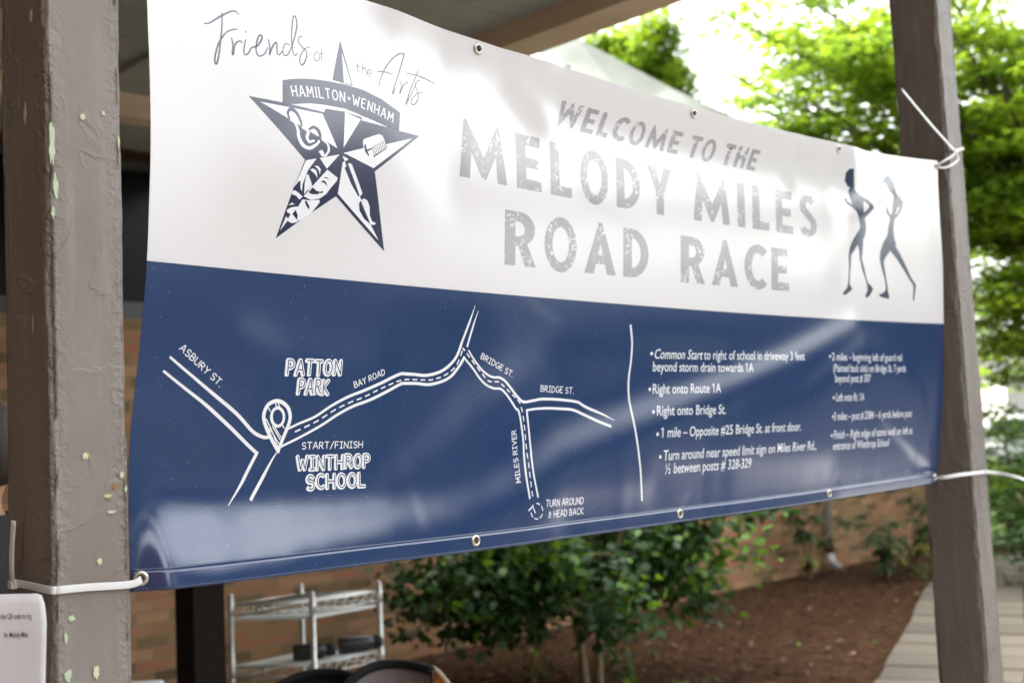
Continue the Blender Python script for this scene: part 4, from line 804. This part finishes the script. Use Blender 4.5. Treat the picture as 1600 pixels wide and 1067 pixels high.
def bottle(x,y,z,rz,L,r,label):
    B_=empty('black_bottle',(x,y,z)); tag(B_,label,'bottle'); B_.rotation_euler=(0,0,rz)
    mt=Matrix.Rotation(pi/2,4,'Y')
    bm=bmesh.new(); lathe(bm,[(.0005,-L/2),(r*.9,-L/2),(r,-L/2+.006),(r,L/2-.05),(r*.94,L/2-.035),(r*.72,L/2-.022),(r*.72,L/2-.018)],24,mt); fin('body',bm,M['blackplastic'],B_,True)
    bm=bmesh.new(); lathe(bm,[(r*.70,L/2-.0185),(r*.8,L/2-.018),(r*.8,L/2+.012),(r*.7,L/2+.018),(.0005,L/2+.018)],24,mt); fin('cap',bm,M['black'],B_,True)
bottle(2.255,2.685,.655,RAD(-28),.155,.033,'black bottle lying on the middle shelf of the wire rack, nearer the column')
bottle(2.475,2.66,.655,RAD(-22),.17,.034,'black bottle lying at the shrub end of the wire rack')

# ------------------------------------------------------------------ folding table edge and camping chairs
q=vp(258,1064,4.02)-.30*np.array((.731,-.682,0))-.35*np.array((.682,.731,0)); FT=empty('folding_table',(q[0],q[1],0),RAD(-43)); tag(FT,'white folding table just showing beside the left post','table')
bm=bmesh.new(); bx(bm,-.75,.30,-.35,.35,.70,.738,.012); fin('tabletop',bm,M['white_paint'],FT)
for sx in (-.62,.2):
    for sy in (-.28,.28):
        bm=bmesh.new(); tube(bm,[(sx,sy,.0),(sx,sy,.70)],.014,8); fin('leg',bm,M['darksteel'],FT,True)
def camp_chair(loc,rz,w_,h_,fab,label,wing=False,dl=.055,dr=.055):
    C_=empty('camping_chair',loc,rz); tag(C_,label,'folding chair','camping chairs behind the banner')
    def back(a,b): # a 0..1 across, b 0..1 up
        x=(a-.5)*w_; top=h_-(dl if a<.5 else dr)*(abs(a-.5)*2)**2.6 ; z=.42+(top-.42)*b; y=.10*(1-(2*a-1)**2)+.10*b
        return (x,y,z)
    nu,nv=24,12; V=[back(i/nu,j/nv) for i in range(nu+1) for j in range(nv+1)]; F=[(i*(nv+1)+j,(i+1)*(nv+1)+j,(i+1)*(nv+1)+j+1,i*(nv+1)+j+1) for i in range(nu) for j in range(nv)]
    o=meshobj('backrest',V,F,fab,C_,True); s=o.modifiers.new('t','SOLIDIFY'); s.thickness=.006
    bm=bmesh.new(); tube(bm,[back(0,j/8) for j in range(9)]+[back(i/20,1) for i in range(1,20)]+([back(1,1)] if wing else [back(1,1-j/8) for j in range(9)]),.0135,10); fin('rim',bm,M['black'],o,True)
    if wing: bm=bmesh.new(); tube(bm,[tuple(np.array(back(1,1-j/8))-(0,.006,0)) for j in range(9)],.004,6); fin('seam',bm,M['black'],o,True)
    V=[(x,-.02-.42*j/6,.42-.04*sin(pi*(i/10))*(1-abs(j/6-.5))) for i,x in enumerate(np.linspace(-w_/2,w_/2,11)) for j in range(7)]
    F=[(i*7+j,i*7+j+1,(i+1)*7+j+1,(i+1)*7+j) for i in range(10) for j in range(6)]
    o=meshobj('seat',V,F,fab,C_,True); s=o.modifiers.new('t','SOLIDIFY'); s.thickness=.006
    for sx in (-1,1):
        for a,b in (((sx*w_/2,.02,.43),(sx*w_/2*.9,-.42,0)),((sx*w_/2,-.44,.42),(sx*w_/2*.9,.06,0))):
            bm=bmesh.new(); tube(bm,[a,b],.010,8); fin('leg',bm,M['darksteel'],C_,True)
    if wing:
        def wg(a,b): return (w_/2+.001+a*.11, .02+.10*b-.10*a, .42+(h_-dr+.004-.42)*b*(1-.34*a**1.5)-.0*a)
        nu,nv=10,10; V=[wg(i/nu,j/nv) for i in range(nu+1) for j in range(nv+1)]; F=[(i*(nv+1)+j,(i+1)*(nv+1)+j,(i+1)*(nv+1)+j+1,i*(nv+1)+j+1) for i in range(nu) for j in range(nv)]
        o=meshobj('side_panel',V,F,M['orange'],C_,True); s=o.modifiers.new('t','SOLIDIFY'); s.thickness=.005
        bm=bmesh.new(); tube(bm,[wg(i/12,1) for i in range(13)],.0075,8); fin('piping',bm,M['cream'],o,True)
camp_chair((1.27,1.30,0),RAD(-50),.34,.842,M['black'],'black folding chair back below the banner, left of the grey one')
camp_chair((1.380,1.110,0),RAD(-44),.26,.868,M['mesh'],'grey mesh folding chair with black rim and orange side panel',True,.06,.006)

# ------------------------------------------------------------------ downspout
DS=empty('downspout',(10.13,4.86,0)); tag(DS,'grey downspout pipe with a rusty lower joint on the brick wall','downspout')
bm=bmesh.new(); tube(bm,[(0,.06,.33),(0,.06,3.5)],.045,12); fin('pipe',bm,M['pipe'],DS,True)
bm=bmesh.new(); tube(bm,[(0,.06,.19),(0,.06,.33)],.052,12); fin('joint',bm,M['rust'],DS,True)
bm=bmesh.new(); tube(bm,[(0,.06,.19),(.0,.05,.10),(.02,-.03,.03)],.045,12); fin('outlet',bm,M['pipe'],DS,True)

# ------------------------------------------------------------------ foliage
def leaf_mesh(name,pos,nrm,tip,size,shape,mats,mi,parent):
    """shape: list of (along,across,fold) outline verts of one leaf; builds all leaves of one crown as one mesh"""
    n_=len(pos); k=len(shape); sh=np.array(shape)
    side=np.cross(nrm,tip); side/=np.linalg.norm(side,axis=1,keepdims=True)+1e-9
    V=(pos[:,None,:]+size[:,None,None]*(tip[:,None,:]*sh[None,:,0:1]+side[:,None,:]*sh[None,:,1:2]+nrm[:,None,:]*sh[None,:,2:3])).reshape(-1,3)
    me=bpy.data.meshes.new(name); me.vertices.add(n_*k); me.vertices.foreach_set('co',V.ravel())
    me.loops.add(n_*k); me.loops.foreach_set('vertex_index',np.arange(n_*k)); me.polygons.add(n_)
    me.polygons.foreach_set('loop_start',np.arange(n_)*k); me.polygons.foreach_set('material_index',mi)
    for m in mats: me.materials.append(m)
    me.update(calc_edges=True); me.validate(); return link(bpy.data.objects.new(name,me),parent)
OVAL=[(0,0,0),(.3,.22,.05),(.65,.24,.06),(1,0,-.05),(.65,-.24,.06),(.3,-.22,.05)]
MAPLE=[(0,0,0),(.12,.30,.02),(.30,.20,.05),(.48,.52,-.03),(.62,.22,.04),(1,0,-.08),(.62,-.22,.04),(.48,-.52,-.03),(.30,-.20,.05),(.12,-.30,.02)]
def rand_unit(rg,n_): v=rg.normal(size=(n_,3)); return v/np.linalg.norm(v,axis=1,keepdims=True)
def tree(name,label,base,trunk,limbs,sprays,nleaf,size,shape,mats,pick,seed,flat=.28,cat='tree',grp=None,bark='bark'):
    """limbs: list of 3D polylines with radii; sprays: (centre, radius) clumps of leaves"""
    rg=np.random.default_rng(seed); T=empty(name,base); tag(T,label,cat,grp); b=np.array(base)
    bm=bmesh.new()
    for pts,r in [trunk]+limbs: tube(bm,[np.array(p)-b for p in spline(pts,4)],list(np.linspace(r[0],r[1],len(spline(pts,4)))),8)
    fin('trunk',bm,M[bark],T,True)
    C_=np.array([s[0] for s in sprays]); Rr=np.array([s[1] for s in sprays]); wts=Rr**2; wts/=wts.sum()
    idx=rg.choice(len(C_),nleaf,p=wts); d=rand_unit(rg,nleaf)*(rg.uniform(0,1,(nleaf,1))**.45); d[:,2]*=flat
    pos=C_[idx]+d*Rr[idx][:,None]-b
    nr=rand_unit(rg,nleaf)*.55+np.array((0,0,1.)); nr/=np.linalg.norm(nr,axis=1,keepdims=True)
    tp=rand_unit(rg,nleaf)+d*.8-np.array((0,0,.3)); tp-=nr*(tp*nr).sum(1,keepdims=True); tp/=np.linalg.norm(tp,axis=1,keepdims=True)+1e-9
    sz=rg.uniform(.65,1.25,nleaf)*size; mi=pick(rg,idx,d,nleaf)
    leaf_mesh('crown',pos,nr,tp,sz,shape,mats,mi,T); return T
def crown_sprays(rg,c,r,n_,rs,zs=.7,shell=.5):
    o=[]
    for _ in range(n_):
        d=rg.normal(size=3); d/=np.linalg.norm(d); k=rg.uniform(shell,1); o.append((np.array(c)+d*np.array((r,r,r*zs))*k,rs*rg.uniform(.6,1.3)))
    return o
# big maple on the right; camera ray frame: (x,y) from depth along the view
rg=np.random.default_rng(11)
# MAPLE
mb=np.array((12.95,3.3,0)); limbs=[]; sprays=[]
for (px_,py_,dd) in [(1105,8,11.5),(1130,112,11),(1190,172,11),(1330,205,11.5),(1200,55,12),(1290,105,11.5),(1380,60,11),(1250,-10,12.5),(1350,-90,12),(1480,40,11),(1560,120,11),(1600,250,11),(1540,330,11.5),(1570,420,11.5),(1540,500,12),(1650,400,12),(1640,80,12),(1450,-60,11.5),(1235,140,11.3),(1400,150,11.5),(1320,40,11.8),(1560,20,12),(1610,170,13.5),(1545,230,13.5),(1600,330,13.5),(1620,500,13)]:
    e=vp(px_,py_,dd); s0=mb+np.array((0,0,min(e[2]*.62,4.0))); sag=.15+.06*rg.normal(); m_=s0+(e-s0)*.5+np.array((0,0,sag)); limbs.append(([s0,m_,e],(.055,.010)))
    for k in range(14):
        t=rg.uniform(.35,1.04); q=s0+(e-s0)*t+np.array((0,0,sag*4*t*(1-t)*.5)); sd_=.18+.4*(1-t); q=q+np.array((rg.normal()*sd_,rg.normal()*sd_,rg.normal()*.16)); sprays.append((q,rg.uniform(.26,.52)))
pk=lambda p:(lambda rg_,idx,d,n_:((np.sin(idx*12.9898)*43758.5%1)<p).astype(int))
tree('maple_tree','big yellow-green maple tree beyond the right post',tuple(mb),([mb,mb+np.array((.05,.1,1.8)),mb+np.array((-.1,0,4.2)),mb+np.array((.1,.1,7.6))],(.2,.05)),limbs,sprays,40000,.085,MAPLE,[M['maple'],M['maple2']],pk(.25),5,.22)
# round tree above the canopy
c=(22.9,17.35,10.35); b=(23.0,17.3,0); rg=np.random.default_rng(3)
tree('round_tree','dense yellow-green round tree top above the white canopy',b,([b,(23,17.3,4),(23.1,17.2,9)],(.28,.08)),[([(23,17.3,5),(24.4,16.4,8.5)],(.1,.03)),([(23,17.3,5),(21.6,18.4,8.5)],(.1,.03))],crown_sprays(rg,c,1.75,80,.6,1.0,.3),24000,.15,MAPLE,[M['maple'],M['maple2']],pk(.25),6,.8)
q=vp(1600,300,24); rg=np.random.default_rng(9)
tree('background_tree','tall leafy tree behind the maple at the right edge',(q[0],q[1],0),([(q[0],q[1],0),(q[0],q[1],3),(q[0],q[1],9)],(.22,.05)),[],crown_sprays(rg,(q[0],q[1],6.2),2.6,90,.8,1.5,.2),10000,.19,MAPLE,[M['maple'],M['maple2']],pk(.3),16,.7)
# bushes beyond the right post
def bush(label,c,r,zs,nl,size,mats,p,seed,n_=40,shape=OVAL,rs=.3,name='garden_bush'):
    rg=np.random.default_rng(seed); b=(c[0],c[1],0)
    lim=[]
    for k in range(6):
        a=2*pi*k/6+.4; lim.append(([b,(c[0]+cos(a)*r*.35,c[1]+sin(a)*r*.35,c[2]*.7),(c[0]+cos(a)*r*.7,c[1]+sin(a)*r*.7,c[2]+r*zs*.4)],(.022,.006)))
    return tree(name,label,b,([b,(c[0],c[1],c[2]*.6),(c[0]+.03,c[1],c[2]+r*zs*.5)],(.03,.008)),lim,crown_sprays(rg,c,r,n_,rs,zs,.25),nl,size,shape,mats,pk(p),seed,.8,'bush',None,'twig')
bush('dark green bush growing right of the paving, behind the right post',(9.7,2.4,.62),.62,.9,3800,.075,[M['holly'],M['holly_new']],.22,21)
bush('lighter leafy bush behind the tail of the lower right cable tie',(13.6,3.6,.8),.85,.75,3500,.085,[M['maple2'],M['maple']],.4,22)
bush('low spreading green bush in front of the parked cars',(16.6,5.6,.35),.85,.55,3500,.10,[M['maple'],M['maple2']],.4,23,50,MAPLE,.35)
for i,(x,y,h) in enumerate([(2,-50,16.5),(8,-50,17.5),(15,-48,18),(21,-45.5,17),(26,-43,15.5),(31,-40,13.5),(35,-37,10.5),(39,-34,8.4),(42.5,-31,7.6),(45.5,-27.5,6.8),(48,-24,6.2),(50,-20,5.6),(52,-16,5.2),(53,-12,5),(54,-8,5)]):  # tree row added out of view to darken what the banner reflects
    rg=np.random.default_rng(50+i); q=(x,y,h*.56)
    tree('reflection_tree','dark spruce added out of view for banner reflections, %s of the row'%['first','second','third','fourth','fifth','sixth','seventh','eighth','ninth','tenth','eleventh','twelfth','thirteenth','fourteenth','last'][i],(x,y,0),([(x,y,0),(x,y,h*.4),(x+.1,y,h*.8)],(.2,.04)),[],crown_sprays(rg,q,max(h*.36,3.4),44,1.3,max(1.05,h*.4/3.6),.2),3600,.7,MAPLE,[M["spruce"],M["spruce"]],pk(.8),60+i,.9,'tree','added trees for banner reflections')
q=vp(1572,700,14); bush('sparse light shrub half covering the white cars at the right edge',(q[0],q[1],max(.5,q[2])),.75,.9,1300,.09,[M['maple2'],M['holly_new']],.4,29,30,OVAL,.3)
# holly shrub below the banner
def holly():
    rg=np.random.default_rng(8); b=np.array((4.6,3.3,0)); T=empty('holly_shrub',tuple(b)); tag(T,'broad dark glossy holly shrub with lime new growth, on mulch below the banner','shrub')
    bm=bmesh.new(); ends=[]
    stems=[((0,0),(-.12,.10)),((.08,-.03),(.10,-.12))]
    for (x,y),(tx,ty) in stems: tube(bm,spline([(x,y,0),(x+tx*.2,y+ty*.2,.35),(x+tx,y+ty,.8),(x+tx*2,y+ty*2,1.5)],5),list(np.linspace(.026,.010,16)),8)
    for k in range(34):
        a=rg.uniform(0,2*pi); R_e=rg.uniform(.45,1.12); z0=rg.uniform(.3,.9); ze=rg.uniform(.38,1.45); ze=ze if R_e<.9 else rg.uniform(.55,1.3)
        along=np.array((.71,-.70)); across=np.array((.70,.71)); off=along*cos(a)*R_e*1.12+across*sin(a)*R_e*.75
        if off@along>0.3 and rg.uniform()<.3: ze*=.8
        p=spline([(0,0,z0),(off[0]*.5,off[1]*.5,z0+(ze-z0)*.35),(off[0],off[1],ze)],5); tube(bm,p,list(np.linspace(.010,.003,len(p))),5)
        for t in (.5,.7,.85,1.): ends.append((np.array(p[int(t*(len(p)-1))]),.13+.10*t))
    fin('branches',bm,M['twig'],T,True)
    E=ends; extra=[]
    for q,r in E:
        for _ in range(2): extra.append((q+rg.normal(size=3)*.11,r*.8))
    E=E+extra; C_=np.array([e[0] for e in E]); Rr=np.array([e[1] for e in E]); n_=12500; idx=rg.integers(0,len(E),n_)
    d=rand_unit(rg,n_)*(rg.uniform(0,1,(n_,1))**.5); pos=C_[idx]+d*Rr[idx][:,None]
    nr=rand_unit(rg,n_)*.7+d*.6+np.array((0,0,.7)); nr/=np.linalg.norm(nr,axis=1,keepdims=True); tp=d+rand_unit(rg,n_)*.6; tp-=nr*(tp*nr).sum(1,keepdims=True); tp/=np.linalg.norm(tp,axis=1,keepdims=True)
    keep=pos[:,2]>.3; pos,nr,tp,idx,d=pos[keep],nr[keep],tp[keep],idx[keep],d[keep]
    mi=((np.sin(idx*12.9898)*43758.5%1<.34)&(rg.uniform(size=len(idx))<.8)).astype(int)
    leaf_mesh('foliage',pos,nr,tp,rg.uniform(.040,.078,len(pos)),[(0,0,0),(.2,.26,.04),(.5,.34,.06),(.8,.22,.05),(1,0,-.06),(.8,-.22,.05),(.5,-.34,.06),(.2,-.26,.04)],[M['holly'],M['holly_new']],mi,T)
holly()
def sucker(x,y,h,label,seed,n_=26,leaf='holly_new'):
    rg=np.random.default_rng(seed); T=empty('young_shoot',(x,y,0)); tag(T,label,'plant'); bm=bmesh.new(); P=[]
    for k in range(3):
        a=rg.uniform(0,6.28); p=spline([(0,0,0),(cos(a)*.04,sin(a)*.04,h*.5),(cos(a)*.12,sin(a)*.12,h)],5); tube(bm,p,list(np.linspace(.006,.002,len(p))),5); P+=p[2:]
    fin('stem',bm,M['twig'],T,True); P=np.array(P); idx=rg.integers(0,len(P),n_*3); d=rand_unit(rg,n_*3); d[:,2]*=.5; pos=P[idx]+d*.03; nr=d*.5+np.array((0,0,1.)); nr/=np.linalg.norm(nr,axis=1,keepdims=True); tp=d-nr*(d*nr).sum(1,keepdims=True); tp/=np.linalg.norm(tp,axis=1,keepdims=True)+1e-9
    leaf_mesh('leaves',pos,nr,tp,rg.uniform(.04,.065,n_*3),OVAL,[M['holly'],M[leaf]],(rg.uniform(size=n_*3)<.5).astype(int),T)
q=vp(830,1060,6.6); sucker(q[0],q[1],.42,'leafy young shoot left of the holly stems',31)
q=vp(980,1075,6.6); sucker(q[0],q[1],.28,'small shoot right of the holly stems',32)
q=vp(1080,1075,6.6); sucker(q[0],q[1],.12,'bright lime seedling on the mulch by the bottom edge',33,12)
q=vp(1440,905,11.0); sucker(q[0],q[1],.16,'small pale seedling on the mulch against the right post',34,10)
q=vp(1577,900,10.0); sucker(q[0],q[1],.22,'bright seedling at the far edge of the paving, right of the right post',35,12)
# rhododendron against the wall
def rhodo(px,py,d,h,seed,label):
    q=vp(px,py,d); rg=np.random.default_rng(seed); T=empty('rhododendron',(q[0],q[1],0)); tag(T,label,'shrub'); bm=bmesh.new(); V=[];
    pos=[];nr=[];tp=[];mi=[]
    for k in range(9):
        a=rg.uniform(0,6.28); L=rg.uniform(.15,.6); e=np.array((cos(a)*L,sin(a)*L*.6,rg.uniform(.25,1)*h)); p=spline([(0,0,0),tuple(e*np.array((.3,.3,.6))),tuple(e)],4); tube(bm,p,list(np.linspace(.012,.005,len(p))),5)
        n_=11
        for c_ in (1.,.72):
            for i in range(n_):
                b=2*pi*i/n_+rg.uniform(-.2,.2); dr=rg.uniform(-.9,.1); t=np.array((cos(b),sin(b),dr)); t/=np.linalg.norm(t); n0=np.array((-cos(b)*-dr*0,0,1.))+np.array((cos(b),sin(b),0))*(-dr)*.8; n0-=t*(n0@t); n0/=np.linalg.norm(n0)
                pos.append(np.array(p[int(c_*(len(p)-1))])); tp.append(t); nr.append(n0); mi.append(1 if (e[2]<.4*h and rg.uniform()<.5) else 0)
    fin('stems',bm,M['twig'],T,True); n_=len(pos)
    leaf_mesh('leaves',np.array(pos),np.array(nr),np.array(tp),rg.uniform(.10,.17,n_),[(0,0,0),(.3,.14,.02),(.7,.15,.0),(1,0,-.08),(.7,-.15,.0),(.3,-.14,.02)],[M['rhodo'],M['rhodo_old']],np.array(mi),T)
rhodo(1385,880,11.2,.75,41,'drooping long-leaved shrub against the brick wall left of the right post')
rhodo(1432,872,11.6,1.05,42,'taller leafy shrub against the brick wall, half behind the right post')
rhodo(1262,868,11.3,.95,43,'leafy shrub top by the wall, between holly and downspout')
# fallen leaves and chips on the mulch
rg=np.random.default_rng(77); n_=700; pos=np.stack([rg.uniform(4,12,n_),rg.uniform(.2,4.9,n_),rg.uniform(.012,.03,n_)],-1); nr=rand_unit(rg,n_)*.4+np.array((0,0,1.)); nr/=np.linalg.norm(nr,axis=1,keepdims=True); tp=rand_unit(rg,n_); tp-=nr*(tp*nr).sum(1,keepdims=True); tp/=np.linalg.norm(tp,axis=1,keepdims=True)
M['litter']=simple('leaf_litter',(.07,.038,.022),(.14,.085,.05),3,.8,.3,0); M['litter2']=simple('leaf_litter_pale',(.20,.13,.09),(.27,.19,.14),3,.8,.3,0)
lt=leaf_mesh('leaf_litter',pos,nr,tp,rg.uniform(.03,.07,n_),OVAL,[M['litter'],M['litter2'],M['holly_new']],rg.choice([0,1,2],n_,p=[.8,.13,.07]),None); lt['kind']='stuff'

# ------------------------------------------------------------------ person behind the left post
def person():
    base=vp(-33,1400,2.55); bxp,byp=base[0],base[1]
    P=empty('person',(bxp,byp,-.0),RAD(40)); P.scale=(1,1,.966); tag(P,'person with short dark hair in a charcoal t-shirt, mostly hidden behind the left post','person')
    def skin(name,verts,edges,rad,m,parent,sub=2):
        me=bpy.data.meshes.new(name); me.from_pydata(verts,edges,[]); o=link(bpy.data.objects.new(name,me),parent)
        md=o.modifiers.new('skin','SKIN'); md.use_smooth_shade=True
        for i,r in enumerate(rad): me.skin_vertices[0].data[i].radius=(r,r) if not isinstance(r,tuple) else r
        me.skin_vertices[0].data[0].use_root=True
        s=o.modifiers.new('sub','SUBSURF'); s.levels=sub; s.render_levels=sub; me.materials.append(m); return o
    # height about 1.68 m; body faces local +x... arms at the sides
    V=[(0,0,.92),(0,0,1.08),(0,0,1.25),(0,0,1.36),(0,0,1.42),(0,.005,1.47),(.01,0,1.545),(.012,0,1.60),(0,0,1.66)]
    E=[(i,i+1) for i in range(8)]; R=[(.15,.105),(.135,.095),(.155,.11),(.15,.09),(.065,.06),(.055,.058),(.072,.09),(.076,.096),(.05,.06)]
    for s in (-1,1):
        i=len(V); V+= [(s*.17,0,1.37),(s*.21,.01,1.12),(s*.225,.05,.88),(s*.225,.07,.80)]; E+=[(3,i),(i,i+1),(i+1,i+2),(i+2,i+3)]; R+=[.058,.045,.033,.026]
        for f in range(4):
            j=len(V); V+=[(s*(.225),.05+.018*f+.01,.775),(s*(.222),.048+.022*f+.01,.745),(s*.215,.046+.022*f+.01,.715)]; E+=[(i+3,j),(j,j+1),(j+1,j+2)]; R+=[.010,.009,.0075]
        j=len(V); V+=[(s*.20,.10,.79),(s*.195,.115,.76)]; E+=[(i+3,j),(j,j+1)]; R+=[.011,.009]
        k=len(V); V+=[(s*.085,0,.86),(s*.09,.01,.48),(s*.09,-.01,.09),(s*.09,.12,.04)]; E+=[(0,k),(k,k+1),(k+1,k+2),(k+2,k+3)]; R+=[.085,.06,.042,.035]
    skin('body',V,E,R,M['skin'],P)
    skin('t_shirt',[(0,0,.90),(0,0,1.08),(0,0,1.25),(0,0,1.365),(0,0,1.415),(.17,0,1.385),(.205,.005,1.20),(-.17,0,1.385),(-.205,.005,1.20)],[(0,1),(1,2),(2,3),(3,4),(3,5),(5,6),(3,7),(7,8)],[(.175,.125),(.155,.115),(.172,.128),(.165,.107),(.085,.078),.07,.066,.07,.066],M['shirt'],P)
    skin('trousers',[(0,0,.93),(.09,0,.82),(.095,.01,.48),(.095,-.01,.07),(-.09,0,.82),(-.095,.01,.48),(-.095,-.01,.07)],[(0,1),(1,2),(2,3),(0,4),(4,5),(5,6)],[(.165,.12),.10,.075,.06,.10,.075,.06],M['trousers'],P)
    for s in (-1,1): skin('shoe',[(s*.09,-.03,.035),(s*.09,.06,.035),(s*.095,.17,.03)],[(0,1),(1,2)],[.045,.047,.035],M['shoe'],P,2)
    skin('hair',[(0,-.065,1.49),(0,-.055,1.56),(0,-.035,1.64),(0,.02,1.685),(0,.07,1.67)],[(0,1),(1,2),(2,3),(3,4)],[(.062,.035),(.083,.06),(.082,.07),(.068,.045),(.05,.025)],M['hair'],P)
    # face
    bm=bmesh.new(); bmesh.ops.create_uvsphere(bm,u_segments=12,v_segments=8,radius=.02,matrix=Matrix.Translation((0,.098,1.565))@Matrix.Diagonal((.7,.8,1.3,1))); fin('nose',bm,M['skin'],P,True)
    for s in (-1,1):
        bm=bmesh.new(); bmesh.ops.create_uvsphere(bm,u_segments=12,v_segments=8,radius=.012,matrix=Matrix.Translation((s*.032,.083,1.595))); fin('eye',bm,M['paper'],P,True)
        bm=bmesh.new(); bmesh.ops.create_uvsphere(bm,u_segments=12,v_segments=8,radius=.03,matrix=Matrix.Translation((s*.08,0,1.575))@Matrix.Diagonal((.35,.6,1,1))); fin('ear',bm,M['skin'],P,True)
    bm=bmesh.new(); bx(bm,-.024,.024,.083,.094,1.522,1.530,.003); fin('mouth',bm,M['rust'],P,True)
person()

# ------------------------------------------------------------------ parked car far right
def car(loc,rz,label):
    C_=empty('parked_car',loc,rz); tag(C_,label,'car','cars parked beyond the trees')
    prof=[(-2.2,.35),(-2.25,.7),(-2.1,.95),(-1.5,1.02),(-.9,1.45),(.7,1.48),(1.35,1.05),(2.1,.9),(2.25,.6),(2.2,.32)]
    bm=bmesh.new(); rings=[]
    for y,k in ((-.88,.93),(-.8,1),(.8,1),(.88,.93)): rings.append([bm.verts.new((x*(.985 if k<1 else 1),y if z<1.1 else y*.82,.32+(z-.32)*k)) for x,z in prof])
    for a,b in zip(rings,rings[1:]):
        for i in range(len(prof)): bm.faces.new((a[i],a[(i+1)%len(prof)],b[(i+1)%len(prof)],b[i]))
    bm.faces.new(rings[0][::-1]); bm.faces.new(rings[-1]); fin('body',bm,M['car'],C_,True)
    for s in (-1,1):
        V=[(-1.25,s*.865,1.06),(1.15,s*.865,1.06),(.65,s*.74,1.4),(-.85,s*.74,1.4)]
        meshobj('window',[(x,y+s*.012,z) for x,y,z in V],[(0,1,2,3)],M['glass'],C_)
        for x in (-1.4,1.4):
            bm=bmesh.new(); mt=Matrix.Translation((x,s*.80,.33))@Matrix.Rotation(pi/2,4,'X'); lathe(bm,[(.0005,-.1),(.3,-.1),(.33,-.07),(.33,.07),(.3,.1),(.0005,.1)],20,mt); w_=fin('wheel',bm,M['tyre'],C_,True)
            bm=bmesh.new(); lathe(bm,[(.0005,-.108),(.2,-.108),(.2,.108),(.0005,.108)],16,mt); fin('rim',bm,M['rim'],w_,True)
        bm=bmesh.new(); bx(bm,2.1,2.24,s*.62-.15,s*.62+.15,.66,.8,.03); fin('headlight',bm,M['paper'],C_)
        bm=bmesh.new(); bx(bm,-2.25,-2.12,s*.66-.13,s*.66+.13,.72,.9,.03); fin('tail_light',bm,M['lamp'],C_)
q=vp(1585,700,26); car((q[0],q[1],-.01),RAD(-35),'white parked car half hidden behind the bushes at the right edge')
q=vp(1640,668,38); car((q[0],q[1],-.01),RAD(-60),'white car parked farther off, behind the nearer white car')
sh=empty('shed',tuple(vp(1575,660,32)[:2])+(0,),RAD(-30)); tag(sh,'small grey shed behind the parked cars at the right edge','shed')
bm=bmesh.new(); bx(bm,-.45,.45,-.6,.6,0,2.35); fin('wall',bm,M['pipe'],sh)
bm=bmesh.new(); bx(bm,-.6,.6,-.75,.75,2.351,2.48); fin('roof',bm,M['concrete'],sh)
